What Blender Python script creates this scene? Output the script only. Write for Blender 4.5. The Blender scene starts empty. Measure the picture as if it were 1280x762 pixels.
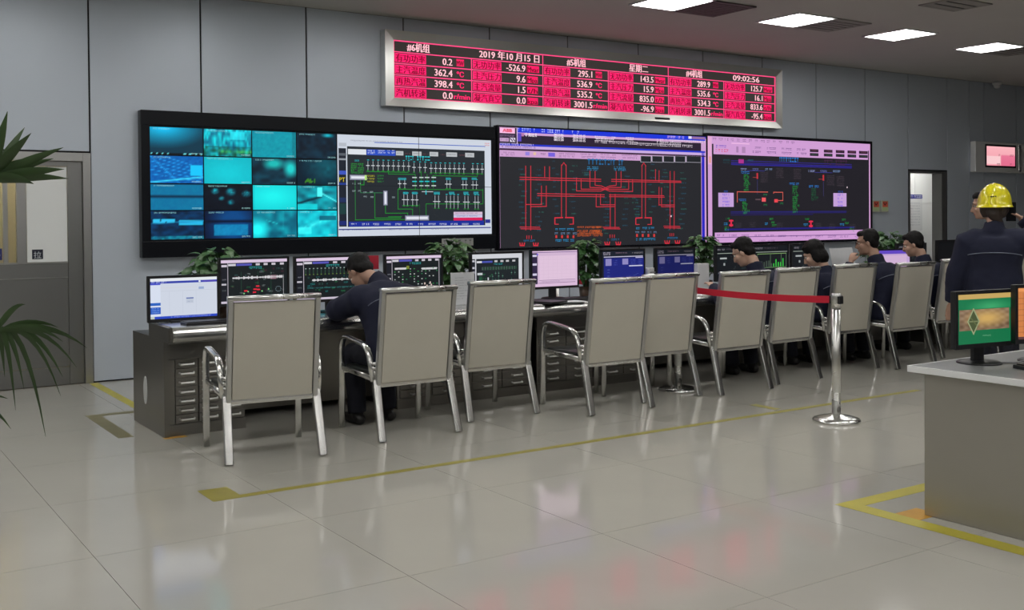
import bpy, bmesh, math, random
import numpy as np
from mathutils import Vector, Matrix, noise
from math import sin, cos, pi, radians, sqrt, atan2

random.seed(7)
rng = np.random.RandomState(11)
C = bpy.context.scene
COL = C.collection

# ------------------------------------------------------------------ camera
EYE = Vector((0, 0, 1.448)); FPX = 1325.7; YAW, PITCH, ROLL = .5894, -.0135, .0082; PPX, PPY = 640.0, 290.9
_f = Vector((sin(YAW)*cos(PITCH), cos(YAW)*cos(PITCH), sin(PITCH)))
_r = Vector((cos(YAW), -sin(YAW), 0)); _d = _f.cross(_r)
RGT = cos(ROLL)*_r + sin(ROLL)*_d
DWN = -sin(ROLL)*_r + cos(ROLL)*_d
cd = bpy.data.cameras.new('camera'); cam = bpy.data.objects.new('camera', cd); COL.objects.link(cam)
cd.sensor_fit = 'HORIZONTAL'; cd.sensor_width = 36.0; cd.lens = FPX/1280*36.0
cd.shift_x = 0.0; cd.shift_y = -(381-PPY)/1280
cd.clip_start = .05; cd.clip_end = 80
cam.matrix_world = Matrix(((RGT.x, -DWN.x, -_f.x, EYE.x), (RGT.y, -DWN.y, -_f.y, EYE.y), (RGT.z, -DWN.z, -_f.z, EYE.z), (0, 0, 0, 1)))
C.camera = cam

# ------------------------------------------------------------------ world, exposure
w = bpy.data.worlds.new('world'); C.world = w; w.use_nodes = True
w.node_tree.nodes['Background'].inputs[0].default_value = (.55, .6, .65, 1)
w.node_tree.nodes['Background'].inputs[1].default_value = .02
C.view_settings.view_transform = 'Standard'; C.view_settings.look = 'None'
C.view_settings.exposure = 0.0; C.view_settings.gamma = 1.0; C.view_settings.use_curve_mapping = False
LAMP = 17.0            # radiance of a lit ceiling panel

# ------------------------------------------------------------------ helpers: tags, colours, materials
def tag(o, label=None, cat=None, group=None, kind=None):
    if label: o['label'] = label
    if cat: o['category'] = cat
    if group: o['group'] = group
    if kind: o['kind'] = kind
    return o
def empty(name, loc=(0, 0, 0), rz=0.0, label=None, cat=None, group=None):
    o = bpy.data.objects.new(name, None); COL.objects.link(o); o.empty_display_size = .1
    o.location = loc; o.rotation_euler = (0, 0, rz)
    return tag(o, label, cat, group)
def lin(c):
    c = np.asarray(c, float)/255.0
    return np.where(c <= .04045, c/12.92, ((c+.055)/1.055)**2.4)
def rgb(*c): return tuple(float(x) for x in lin(c))
def mat(name, col, rough=.5, metal=0.0, spec=.5, bump=0.0, scale=60.0, var=0.0, vscale=3.0, stretch=(1, 1, 1), coat=0.0, trans=0.0, rvar=0.0):
    m = bpy.data.materials.new(name); m.use_nodes = True
    nt = m.node_tree; b = nt.nodes['Principled BSDF']
    b.inputs['Base Color'].default_value = (*col, 1); b.inputs['Roughness'].default_value = rough
    b.inputs['Metallic'].default_value = metal; b.inputs['Specular IOR Level'].default_value = spec
    b.inputs['Coat Weight'].default_value = coat; b.inputs['Transmission Weight'].default_value = trans
    if bump or var or rvar:
        tc = nt.nodes.new('ShaderNodeTexCoord'); mp = nt.nodes.new('ShaderNodeMapping'); mp.inputs['Scale'].default_value = stretch
        nt.links.new(tc.outputs['Object'], mp.inputs['Vector'])
    if bump:
        n = nt.nodes.new('ShaderNodeTexNoise'); n.inputs['Scale'].default_value = scale; n.inputs['Detail'].default_value = 4
        nt.links.new(mp.outputs[0], n.inputs['Vector'])
        bp = nt.nodes.new('ShaderNodeBump'); bp.inputs['Strength'].default_value = bump; bp.inputs['Distance'].default_value = .004
        nt.links.new(n.outputs['Fac'], bp.inputs['Height']); nt.links.new(bp.outputs['Normal'], b.inputs['Normal'])
    if var or rvar:
        n2 = nt.nodes.new('ShaderNodeTexNoise'); n2.inputs['Scale'].default_value = vscale; n2.inputs['Detail'].default_value = 5
        nt.links.new(mp.outputs[0], n2.inputs['Vector'])
    if var:
        mx = nt.nodes.new('ShaderNodeMix'); mx.data_type = 'RGBA'
        mx.inputs['A'].default_value = (*[c*(1-var) for c in col], 1); mx.inputs['B'].default_value = (*[min(1, c*(1+var)) for c in col], 1)
        nt.links.new(n2.outputs['Fac'], mx.inputs['Factor']); nt.links.new(mx.outputs['Result'], b.inputs['Base Color'])
    if rvar:
        mr = nt.nodes.new('ShaderNodeMapRange'); mr.inputs['To Min'].default_value = max(.02, rough-rvar); mr.inputs['To Max'].default_value = rough+rvar
        nt.links.new(n2.outputs['Fac'], mr.inputs['Value']); nt.links.new(mr.outputs[0], b.inputs['Roughness'])
    return m
def emis(name, col, s):
    m = bpy.data.materials.new(name); m.use_nodes = True; nt = m.node_tree
    nt.nodes.remove(nt.nodes['Principled BSDF']); e = nt.nodes.new('ShaderNodeEmission')
    e.inputs[0].default_value = (*col, 1); e.inputs[1].default_value = s
    nt.links.new(e.outputs[0], nt.nodes['Material Output'].inputs[0]); return m
def screen_mat(name, s, tint=(1, 1, 1)):
    m = bpy.data.materials.new(name); m.use_nodes = True; nt = m.node_tree; b = nt.nodes['Principled BSDF']
    b.inputs['Base Color'].default_value = (.006, .006, .008, 1); b.inputs['Roughness'].default_value = .4; b.inputs['Specular IOR Level'].default_value = .25
    a = nt.nodes.new('ShaderNodeAttribute'); a.attribute_name = 'Col'
    nt.links.new(a.outputs['Color'], b.inputs['Emission Color']); b.inputs['Emission Strength'].default_value = s
    return m
def print_mat(name, rough=.6):
    m = bpy.data.materials.new(name); m.use_nodes = True; nt = m.node_tree; b = nt.nodes['Principled BSDF']
    a = nt.nodes.new('ShaderNodeAttribute'); a.attribute_name = 'Col'
    nt.links.new(a.outputs['Color'], b.inputs['Base Color']); b.inputs['Roughness'].default_value = rough
    return m

M = {}
M['box_steel'] = mat('dull_box_steel', (.80, .81, .79), .4, .25)
M['led_frame'] = mat('led_frame_steel', (.70, .70, .67), .30, 1.0, rvar=.05, vscale=3)
M['steel'] = mat('brushed_stainless_steel', (.66, .66, .64), .28, 1.0, rvar=.05, vscale=8)
M['chrome'] = mat('polished_stainless_tube', (.76, .76, .74), .22, 1.0, rvar=.05, vscale=20)
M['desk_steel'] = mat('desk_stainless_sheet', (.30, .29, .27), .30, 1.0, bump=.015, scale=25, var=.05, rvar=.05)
M['desk_steel_r'] = mat('desk_stainless_sheet_dull', (.47, .45, .40), .42, .85, bump=.012, scale=140, var=.06)
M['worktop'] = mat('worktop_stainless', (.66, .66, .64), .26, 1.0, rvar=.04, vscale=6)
M['frame_steel'] = mat('door_frame_steel', (.30, .30, .295), .34, .9, bump=.01, scale=30, stretch=(1, 1, .05))
M['frame_light'] = mat('door_frame_steel_bright', (.50, .50, .49), .30, .9)
M['panel'] = mat('grey_composite_wall_panel', (.56, .615, .69), .40, .25, bump=.02, scale=300, var=.03, vscale=1.2)
M['gap'] = mat('black_joint', (.01, .01, .012), .8)
M['ceiling'] = mat('matt_grey_ceiling_board', (.52, .50, .465), .85, bump=.05, scale=120, var=.05, vscale=1.5)
M['dark_wall'] = mat('plain_grey_wall', (.30, .31, .32), .7)
M['grout'] = mat('tile_grout', (.20, .19, .17), .8)
M['white_wall'] = mat('white_tiled_corridor_wall', (.82, .84, .85), .4)
M['cream'] = mat('cream_wall', (.72, .62, .42), .7)
M['blind'] = mat('frosted_film', (.80, .82, .81), .5)
M['black'] = mat('black_plastic', (.012, .012, .014), .38, bump=.01, scale=200)
M['gloss_black'] = mat('gloss_black_bezel', (.006, .007, .010), .3, spec=.2)
M['taupe'] = mat('taupe_woven_sling', (.51, .485, .41), .60, .0, bump=.18, scale=420, var=.05, vscale=5)
M['seat'] = mat('black_seat_vinyl', (.015, .018, .017), .3, bump=.02)
M['navy'] = mat('navy_work_cloth', (.007, .0095, .031), .85, bump=.12, scale=90, var=.15, vscale=12)
M['trousers'] = mat('dark_navy_trouser_cloth', (.004, .005, .013), .85, bump=.1, scale=90)
M['piping'] = mat('grey_reflective_piping', (.16, .18, .24), .5)
M['skin'] = mat('skin', (.50, .30, .215), .5, bump=.02, scale=80, var=.06, vscale=14)
M['skin_pale'] = mat('skin_pale', (.60, .38, .28), .5, var=.05, vscale=14)
M['hair'] = mat('black_hair', (.006, .005, .005), .6, spec=.25, bump=.5, scale=120, stretch=(1, 1, .2))
M['hair_brown'] = mat('dark_brown_hair', (.035, .022, .016), .5, bump=.5, scale=120, stretch=(1, 1, .2))
M['lips'] = mat('lips', (.42, .17, .14), .5)
M['eye'] = mat('eye_white', (.75, .73, .70), .3)
M['shoe'] = mat('black_shoe', (.012, .011, .011), .4)
M['white_cloth'] = mat('white_shirt_cloth', (.65, .65, .66), .8)
M['helmet'] = mat('yellow_hard_hat_shell', (.80, .70, .015), .22, coat=.4)
M['leaf'] = mat('pothos_leaf', (.045, .125, .035), .45, var=.4, vscale=9)
M['leaf_dark'] = mat('palm_leaf', (.045, .085, .028), .42, var=.35, vscale=7)
M['stem'] = mat('green_stem', (.05, .09, .03), .6)
M['handle'] = mat('bright_drawer_pull', (.92, .92, .90), .34, .9)
M['soil'] = mat('potting_soil', (.03, .02, .015), .95)
M['pot'] = mat('white_glazed_pot', (.62, .63, .62), .35)
M['pot_dark'] = mat('brown_glazed_pot', (.12, .07, .045), .35)
M['paper'] = mat('white_paper', (.72, .74, .76), .7)
M['tape'] = mat('yellow_floor_tape', (.31, .27, .045), .45, var=.18, vscale=9, bump=.02, scale=60)
M['tape_bright'] = mat('bright_yellow_floor_tape', (.48, .42, .03), .4, var=.2, vscale=7)
M['tape_grey'] = mat('worn_grey_yellow_tape', (.20, .18, .09), .55, var=.2, vscale=9)
M['tape_orange'] = mat('orange_floor_tape', (.52, .27, .02), .5, var=.2, vscale=12)
M['red'] = mat('red_belt_webbing', (.62, .008, .035), .6, bump=.05, scale=300)
M['grille'] = mat('dark_vent_metal', (.10, .085, .08), .6)
M['beige_plastic'] = mat('beige_switch_plastic', (.45, .47, .38), .5)
M['glass'] = bpy.data.materials.new('door_glass'); M['glass'].use_nodes = True
_nt = M['glass'].node_tree; _nt.nodes.remove(_nt.nodes['Principled BSDF']); _tr = _nt.nodes.new('ShaderNodeBsdfTransparent'); _tr.inputs[0].default_value = (.93, .95, .94, 1)
_gl = _nt.nodes.new('ShaderNodeBsdfGlossy'); _gl.inputs['Roughness'].default_value = .03; _fr = _nt.nodes.new('ShaderNodeFresnel'); _fr.inputs[0].default_value = 1.45; _mx = _nt.nodes.new('ShaderNodeMixShader')
_nt.links.new(_fr.outputs[0], _mx.inputs[0]); _nt.links.new(_tr.outputs[0], _mx.inputs[1]); _nt.links.new(_gl.outputs[0], _mx.inputs[2]); _nt.links.new(_mx.outputs[0], _nt.nodes['Material Output'].inputs[0])
M['white_plastic'] = mat('white_plastic', (.70, .71, .71), .4)
M['cable'] = mat('grey_cable', (.25, .25, .26), .5)
M['lamp'] = emis('lit_ceiling_diffuser', (1.0, .985, .96), LAMP)
M['lens'] = mat('camera_lens', (.02, .02, .02), .1)
M['screen'] = screen_mat('lit_screen', 1.0)
M['led'] = screen_mat('led_matrix', 1.2)
M['wallscreen'] = screen_mat('video_wall_picture', 1.0)
M['print'] = print_mat('printed_sheet')
# polished floor tile
def floor_mat():
    m = mat('polished_beige_floor_tile', (.46, .445, .40), .075, 0, .40, var=.05, vscale=2.2, rvar=.02)
    nt = m.node_tree; b = nt.nodes['Principled BSDF']
    n = nt.nodes.new('ShaderNodeTexNoise'); n.inputs['Scale'].default_value = 2.5; n.inputs['Detail'].default_value = 1
    bp = nt.nodes.new('ShaderNodeBump'); bp.inputs['Strength'].default_value = .015; bp.inputs['Distance'].default_value = .01
    tc = nt.nodes.new('ShaderNodeTexCoord'); nt.links.new(tc.outputs['Object'], n.inputs['Vector'])
    nt.links.new(n.outputs['Fac'], bp.inputs['Height']); nt.links.new(bp.outputs['Normal'], b.inputs['Normal'])
    return m
M['floor'] = floor_mat()

# ------------------------------------------------------------------ helpers: meshes
def mesh_obj(name, bm, m, parent=None, smooth=False, loc=None, rz=None):
    me = bpy.data.meshes.new(name); bmesh.ops.recalc_face_normals(bm, faces=bm.faces); bm.to_mesh(me); bm.free()
    if m is not None: me.materials.append(M[m] if isinstance(m, str) else m)
    if smooth:
        for p in me.polygons: p.use_smooth = True
    o = bpy.data.objects.new(name, me); COL.objects.link(o)
    if parent is not None: o.parent = parent
    if loc is not None: o.location = loc
    if rz is not None: o.rotation_euler = (0, 0, rz)
    return o
def inst(o, name=None, parent=None, loc=None):
    c = o.copy(); COL.objects.link(c)
    if parent is not None: c.parent = parent
    if loc is not None: c.location = loc
    return c
def box(bm, x0, x1, y0, y1, z0, z1, bev=0.0):
    r = bmesh.ops.create_cube(bm, size=1.0)['verts']
    bmesh.ops.scale(bm, vec=(x1-x0, y1-y0, z1-z0), verts=r)
    bmesh.ops.translate(bm, vec=((x0+x1)/2, (y0+y1)/2, (z0+z1)/2), verts=r)
    if bev > 0:
        es = list({e for v in r for e in v.link_edges})
        bmesh.ops.bevel(bm, geom=es, offset=bev, segments=2, affect='EDGES', profile=.5)
def bx(*a, bev=0.0):
    bm = bmesh.new(); box(bm, *a, bev=bev); return bm
def loft(bm, pts, rads, xdir=None, n=12, cap=True, power=2.0):
    """rings of elliptical section along a path; rads = list of (rx, ry)"""
    pts = [Vector(p) for p in pts]; rings = []
    xd = Vector(xdir) if xdir is not None else None
    prev = None
    for i, p in enumerate(pts):
        t = (pts[min(i+1, len(pts)-1)]-pts[max(i-1, 0)]).normalized()
        if xd is not None: x = xd - t*xd.dot(t)
        elif prev is not None: x = prev - t*prev.dot(t)
        else:
            x = Vector((1, 0, 0)); x = x - t*x.dot(t)
            if x.length < .2: x = Vector((0, 1, 0)); x = x - t*x.dot(t)
        x.normalize(); prev = x; y = t.cross(x)
        r = rads[i] if isinstance(rads[i], (tuple, list)) else (rads[i], rads[i])
        ring = []
        for k in range(n):
            a = 2*pi*k/n; c, s = cos(a), sin(a)
            if power != 2.0:
                c = math.copysign(abs(c)**(2/power), c); s = math.copysign(abs(s)**(2/power), s)
            ring.append(bm.verts.new(p + x*c*r[0] + y*s*r[1]))
        rings.append(ring)
    for a, b in zip(rings, rings[1:]):
        for k in range(n): bm.faces.new((a[k], a[(k+1) % n], b[(k+1) % n], b[k]))
    if cap: bm.faces.new(rings[0][::-1]); bm.faces.new(rings[-1])
    return rings
def tube(bm, pts, r, n=8): return loft(bm, pts, [r]*len(pts), n=n)
def capsule(bm, a, b, ra, rb, n=12):
    a, b = Vector(a), Vector(b); d = (b-a).normalized(); pts = []; rr = []
    for q in (-.95, -.7, -.35): pts.append(a + d*ra*q); rr.append(ra*sqrt(1-q*q))
    pts += [a, b]; rr += [ra, rb]
    for q in (.35, .7, .95): pts.append(b + d*rb*q); rr.append(rb*sqrt(1-q*q))
    loft(bm, pts, rr, n=n)
def ellipsoid(bm, c, r, rot=None, u=16, v=10):
    vs = bmesh.ops.create_uvsphere(bm, u_segments=u, v_segments=v, radius=1.0)['verts']
    mt = Matrix.Translation(Vector(c)) @ (rot.to_4x4() if rot is not None else Matrix.Identity(4)) @ Matrix.Diagonal((*r, 1))
    bmesh.ops.transform(bm, matrix=mt, verts=vs); return vs
def cyl(bm, c, r, z0, z1, n=24, r2=None):
    loft(bm, [(c[0], c[1], z0), (c[0], c[1], z1)], [r, r if r2 is None else r2], xdir=(1, 0, 0), n=n)
def lathe(bm, prof, c=(0, 0), n=32):
    loft(bm, [(c[0], c[1], z) for r, z in prof], [r for r, z in prof], xdir=(1, 0, 0), n=n)
def arc(p0, p1, p2, n=5):
    p0, p1, p2 = Vector(p0), Vector(p1), Vector(p2)
    return [p0*(1-t)**2 + p1*2*t*(1-t) + p2*t*t for t in [i/n for i in range(n+1)]]
def remesh(bm, vox, name, m, parent, smooth=4, disp=0.0, dsc=9.0):
    me = bpy.data.meshes.new('t'); bmesh.ops.recalc_face_normals(bm, faces=bm.faces); bm.to_mesh(me); bm.free()
    o = bpy.data.objects.new('t', me); COL.objects.link(o)
    md = o.modifiers.new('r', 'REMESH'); md.mode = 'VOXEL'; md.voxel_size = vox; md.adaptivity = 0
    if smooth:
        s = o.modifiers.new('s', 'SMOOTH'); s.factor = .5; s.iterations = smooth
    dg = bpy.context.evaluated_depsgraph_get(); dg.update()
    me2 = bpy.data.meshes.new_from_object(o.evaluated_get(dg), depsgraph=dg)
    bpy.data.objects.remove(o); bpy.data.meshes.remove(me)
    if disp:
        for v in me2.vertices:
            f = noise.noise(v.co*dsc) + .6*noise.noise(v.co*dsc*2.3 + Vector((3, 1, 7)))
            v.co += v.normal*f*disp
    me2.name = name; me2.materials.clear(); me2.materials.append(M[m])
    for p in me2.polygons: p.use_smooth = True
    o = bpy.data.objects.new(name, me2); COL.objects.link(o)
    if parent is not None: o.parent = parent
    return o

# ------------------------------------------------------------------ flat print: canvases of coloured polygons (screens, signs)
_glyph = {}
def glyphs(s):
    if s not in _glyph:
        cu = bpy.data.curves.new('g', 'FONT'); cu.body = s; cu.size = 1.0; cu.resolution_u = 2
        o = bpy.data.objects.new('g', cu); COL.objects.link(o)
        dg = bpy.context.evaluated_depsgraph_get(); dg.update()
        me = bpy.data.meshes.new_from_object(o.evaluated_get(dg), depsgraph=dg)
        V = [(v.co.x, v.co.y) for v in me.vertices]; F = [tuple(p.vertices) for p in me.polygons]
        bpy.data.objects.remove(o); bpy.data.curves.remove(cu); bpy.data.meshes.remove(me)
        _glyph[s] = (V, F)
    return _glyph[s]
def homography(src):
    """photo-crop quad (tl, tr, br, bl) -> unit square with v upward"""
    dst = [(0, 1), (1, 1), (1, 0), (0, 0)]; A = []; B = []
    for (x, y), (u, v) in zip(src, dst):
        A.append([x, y, 1, 0, 0, 0, -u*x, -u*y]); B.append(u)
        A.append([0, 0, 0, x, y, 1, -v*x, -v*y]); B.append(v)
    h = np.linalg.solve(np.array(A, float), np.array(B, float))
    return lambda x, y: ((h[0]*x+h[1]*y+h[2])/(h[6]*x+h[7]*y+1), (h[3]*x+h[4]*y+h[5])/(h[6]*x+h[7]*y+1))
class Canvas:
    """w x h metres, local X to the right, Z up, facing -Y; each layer 0.4 mm proud of the last"""
    def __init__(s, w, h, quad=None, step=.0004):
        s.w, s.h = w, h; s.V = []; s.F = []; s.K = []; s.step = step
        s.map = homography(quad) if quad else None
    def add(s, pts, col, layer):
        i = len(s.V); c = lin(col) if not isinstance(col[0], (tuple, list, np.ndarray)) else None
        for p in pts: s.V.append((p[0], -layer*s.step, p[1]))
        s.F.append(tuple(range(i, i+len(pts))))
        s.K.append([c]*len(pts) if c is not None else [lin(k) for k in col])
    def P(s, x, y):
        if s.map: u, v = s.map(x, y)
        else: u, v = x, y
        return (min(max(u, 0), 1)*s.w, min(max(v, 0), 1)*s.h)
    def rect(s, x0, y0, x1, y1, col, layer=1):      # axis aligned on the screen from two opposite corners
        a, b = s.P(x0, y0), (s.P(x1, y1)[0], s.P(x0, y1)[1])
        X0, X1 = sorted((a[0], b[0])); Y0, Y1 = sorted((a[1], b[1]))
        s.add([(X0, Y0), (X1, Y0), (X1, Y1), (X0, Y1)], col, layer)
    def line(s, pts, wd, col, layer=3, snap=False):
        q = [s.P(*p) for p in pts]
        for a, b in zip(q, q[1:]):
            if snap:
                if abs(a[0]-b[0]) < abs(a[1]-b[1]): b = (a[0], b[1])
                else: b = (b[0], a[1])
            dx, dy = b[0]-a[0], b[1]-a[1]; L = math.hypot(dx, dy) or 1
            nx, ny = -dy/L*wd/2, dx/L*wd/2; ex, ey = dx/L*wd/2, dy/L*wd/2
            s.add([(a[0]-ex+nx, a[1]-ey+ny), (a[0]-ex-nx, a[1]-ey-ny), (b[0]+ex-nx, b[1]+ey-ny), (b[0]+ex+nx, b[1]+ey+ny)], col, layer)
    def dashes(s, x0, y, x1, hgt, col, layer=4, ch=None, yy=None):   # a run of illegible small print
        a, b = s.P(x0, y), s.P(x1, y if yy is None else yy); x = a[0]; ch = ch or hgt*.8; n = 0
        while x + ch*.5 < b[0]:
            wd = ch*random.choice((.5, .7, .9, 1.0))
            if random.random() > .14:
                k = random.random()
                if k < .5:
                    s.add([(x, a[1]-hgt*.5), (x+wd*.9, a[1]-hgt*.5), (x+wd*.9, a[1]-hgt*.28), (x, a[1]-hgt*.28)], col, layer)
                if k > .25:
                    s.add([(x+wd*.3, a[1]-hgt*.5), (x+wd*.5, a[1]-hgt*.5), (x+wd*.5, a[1]+hgt*.5), (x+wd*.3, a[1]+hgt*.5)], col, layer)
                s.add([(x, a[1]+hgt*.22), (x+wd*.9, a[1]+hgt*.22), (x+wd*.9, a[1]+hgt*.46), (x, a[1]+hgt*.46)], col, layer)
            x += wd + ch*.15
    def text(s, t, x, y, size, col, layer=4, align='l', sx=1.0, fit=None, raw=False, bold=0.0):
        V, F = glyphs(t); q = (x, y) if raw else s.P(x, y)
        x0, x1 = min(v[0] for v in V), max(v[0] for v in V)
        if fit: sx = fit/((x1-x0)*size)
        off = {'l': 0, 'c': -(x0+x1)/2, 'r': -x1}[align]; i0 = len(s.V); c = lin(col)
        for dx in ([0] if not bold else [-bold, bold]):
            i = len(s.V)
            for v in V: s.V.append((q[0]+(v[0]+off)*size*sx+dx, -layer*s.step, q[1]+v[1]*size))
            for f in F: s.F.append(tuple(k+i for k in f)); s.K.append([c]*len(f))
    def image(s, x0, y0, x1, y1, fn, nx, ny, layer=1):   # colour field fn(u, v) -> (ny, nx, 3) 0..255, u right, v up
        u, v = np.meshgrid(np.linspace(0, 1, nx), np.linspace(0, 1, ny)); K = np.clip(fn(u, v), 0, 255)
        X0, Y0, X1, Y1 = x0*s.w, y0*s.h, x1*s.w, y1*s.h
        K = lin(K)
        i0 = len(s.V)
        for j in range(ny):
            for i in range(nx): s.V.append((X0+(X1-X0)*i/(nx-1), -layer*s.step, Y0+(Y1-Y0)*j/(ny-1)))
        for j in range(ny-1):
            for i in range(nx-1):
                a = i0+j*nx+i; s.F.append((a, a+1, a+nx+1, a+nx)); s.K.append([K[j, i], K[j, i+1], K[j+1, i+1], K[j+1, i]])
    def build(s, name, m, parent, loc=(0, 0, 0)):
        me = bpy.data.meshes.new(name); me.from_pydata(s.V, [], s.F); me.update()
        at = me.color_attributes.new('Col', 'FLOAT_COLOR', 'CORNER')
        arr = np.ones((len(me.loops), 4), np.float32); arr[:, :3] = np.concatenate([np.asarray(k) for k in s.K])
        at.data.foreach_set('color', arr.ravel()); me.materials.append(M[m])
        o = bpy.data.objects.new(name, me); COL.objects.link(o); o.location = loc
        if parent is not None: o.parent = parent
        return o

D = 10.035     # face of the panelled wall
CEIL = 3.59
# ================================================================== STRUCTURE
fl = mesh_obj('floor', bx(-4.5, 20, -6, 13.2, -.10, -.004), 'grout'); fl['kind'] = 'structure'
tb = bmesh.new(); box(tb, .0012, .9988, .0012, .9988, -.012, 0)
tile0 = None; rest = bmesh.new(); cells = []
for i in range(-6, 20):
    for j in range(-7, 10):
        x, y = 1.028+i, .806+j
        if -4.4 < x < 19 and -5.9 < y < 9.3: cells.append((math.hypot(x+.5-4, y+.5-5), x, y))
cells.sort()
for k, (q, x, y) in enumerate(cells):
    if k < 290:
        y1 = min(y+1, D)
        if tile0 is None: tile0 = mesh_obj('floor_tile', tb, 'floor', fl, loc=(x, y, 0))
        else: inst(tile0, parent=fl, loc=(x, y, 0))
    else: box(rest, x+.0012, x+.9988, y+.0012, y+.9988, -.012, 0)
tag(mesh_obj('floor_tile_remainder', rest, 'floor', fl), kind='stuff')
lastrow = bmesh.new(); box(lastrow, .0012, .9988, .0012, .228, -.012, 0)
first = mesh_obj('floor_tile', lastrow, 'floor', fl, loc=(-3.972, 9.806, 0))
for i in range(-4, 18): inst(first, parent=fl, loc=(1.028+i, 9.806, 0))

ce = mesh_obj('ceiling', bx(-4.5, 20, -6, 10.3, CEIL, CEIL+.12), 'ceiling'); ce['kind'] = 'structure'
# back wall: dark backing with two door openings, grey panels in front
DX0, DX1, DZ = .10, 2.163, 2.07       # left doorway (outer frame)
EX0, EX1, EZ = 13.955, 14.90, 2.135   # right doorway (outer frame)
bm = bmesh.new()
box(bm, -4.5, DX0, D+.012, D+.16, 0, CEIL); box(bm, DX0, DX1, D+.012, D+.16, DZ, CEIL)
box(bm, DX1, EX0, D+.012, D+.16, 0, CEIL); box(bm, EX0, EX1, D+.012, D+.16, EZ, CEIL); box(bm, EX1, 20, D+.012, D+.16, 0, CEIL)
wb = mesh_obj('wall_back', bm, 'gap'); wb['kind'] = 'structure'
seams = [-4.4, -3.3, -2.2, -1.1, .09, 1.07, 2.157, 3.169, 4.239, 5.342, 6.43, 7.522, 8.61, 9.698, 10.794, 11.877, 12.94, 13.952, 14.933, 15.51, 15.92, 16.84, 17.9, 19.0, 20.0]
for a, b in zip(seams, seams[1:]):
    z0 = .012
    if a >= .08 and b <= 2.2: z0 = DZ+.012
    if a >= 13.9 and b <= 15: z0 = EZ+.012
    dy = .03 if a > 15.4 else 0
    mesh_obj('wall_panel', bx(a+.008, b-.008, D, D+.02, z0, CEIL-.004, bev=.0025), 'panel', wb)
for nm, b in (('wall_left', (-4.6, -4.5, -6, D, 0, CEIL)), ('wall_right', (20, 20.1, -6, D, 0, CEIL)), ('wall_front', (-4.5, 20, -6.1, -6, 0, CEIL))):
    mesh_obj(nm, bx(*b), 'dark_wall')['kind'] = 'structure'

# left door: bright outer frame, dark leaf with a glazed upper part
d1 = empty('door_1', (0, D, 0)); d1['kind'] = 'structure'
bm = bmesh.new(); box(bm, 2.09, 2.158, -.012, .13, 0, 2.065, bev=.003); box(bm, .10, 2.158, -.010, .12, 1.99, 2.066, bev=.003); box(bm, .10, .17, -.012, .13, 0, 2.065)
mesh_obj('door_frame', bm, 'frame_light', d1)
bm = bmesh.new()
box(bm, 1.965, 2.088, .02, .065, .004, 1.988, bev=.002); box(bm, 1.60, 1.965, .02, .065, 1.945, 1.988)
mesh_obj('leaf_stile', bm, 'frame_steel', d1)
bm = bmesh.new(); box(bm, 1.545, 1.625, .018, .068, 1.09, 1.97, bev=.002)
mesh_obj('leaf_meeting_stile', bm, 'frame_light', d1)
bm = bmesh.new(); box(bm, .175, 1.962, .022, .064, .165, 1.085, bev=.002); mesh_obj('lower_panel', bm, 'frame_steel', d1)
bm = bmesh.new(); box(bm, .175, 1.962, .016, .066, 1.085, 1.10); box(bm, .175, 1.962, .014, .066, .955, .962); mesh_obj('sill_rail', bm, 'frame_light', d1)
bm = bmesh.new(); box(bm, .175, 1.962, .018, .066, .004, .158, bev=.002); mesh_obj('kick_plate', bm, 'frame_steel', d1)
mesh_obj('glass_pane', bx(1.627, 1.963, .04, .046, 1.10, 1.943), 'glass', d1)
mesh_obj('glass_pane', bx(.18, 1.543, .04, .046, 1.10, 1.985), 'glass', d1)
mesh_obj('frosted_film', bx(1.63, 1.962, .0355, .039, 1.10, 1.94), 'blind', d1)
bm = bmesh.new(); box(bm, 1.44, 1.478, .03, .06, 1.10, 1.985); mesh_obj('glazing_bar', bm, 'frame_light', d1)
cv = Canvas(.09, .085)
cv.rect(0, 0, 1, 1, (26, 30, 48), 1); cv.text('拉', .5, .14, .066, (200, 205, 210), 2, 'c')
cv.build('pull_sign', 'print', d1, (1.668, .0345, 1.125))
cv = Canvas(.085, .10)
cv.rect(0, 0, 1, 1, (40, 48, 120), 1); cv.dashes(.05, .62, .95, .03, (225, 228, 235), 2); cv.dashes(.05, .32, .95, .03, (225, 228, 235), 2)
cv.build('door_notice', 'print', d1, (1.345, .0395, 1.125))
# vestibule behind the left door
bm = bmesh.new(); box(bm, -.6, 3.0, 11.55, 11.65, 0, 2.9); box(bm, -.7, -.6, D+.16, 11.65, 0, 2.9); box(bm, 3.0, 3.1, D+.16, 11.65, 0, 2.9); box(bm, -.7, 3.1, D+.16, 11.65, 2.9, 3.0)
mesh_obj('wall_vestibule', bm, 'cream')['kind'] = 'structure'
def ceiling_lamp(name, x, y, z, sx, sy, label, group, m='lamp', frame=True):
    t = empty(name, (x, y, z), 0, label, 'ceiling light', group)
    bm = bmesh.new()
    for s in (-1, 1):
        box(bm, s*sx/2-.012, s*sx/2+.012, -sy/2-.012, sy/2+.012, -.010, .012); box(bm, -sx/2, sx/2, s*sy/2-.012, s*sy/2+.012, -.010, .012)
    mesh_obj('frame', bm, 'white_plastic', t)
    mesh_obj('diffuser', bx(-sx/2+.012, sx/2-.012, -sy/2+.012, sy/2-.012, -.006, .004), m, t)
    return t
M['lamp_small'] = emis('lit_small_diffuser', (1.0, .97, .9), 24.0)
M['lamp_vest'] = emis('warm_lit_diffuser', (1.0, .93, .72), 60.0)
ceiling_lamp('ceiling_light', 1.0, 10.95, 2.885, .4, .4, 'small square lamp lighting the vestibule behind the steel door', None, 'lamp_vest')

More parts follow.
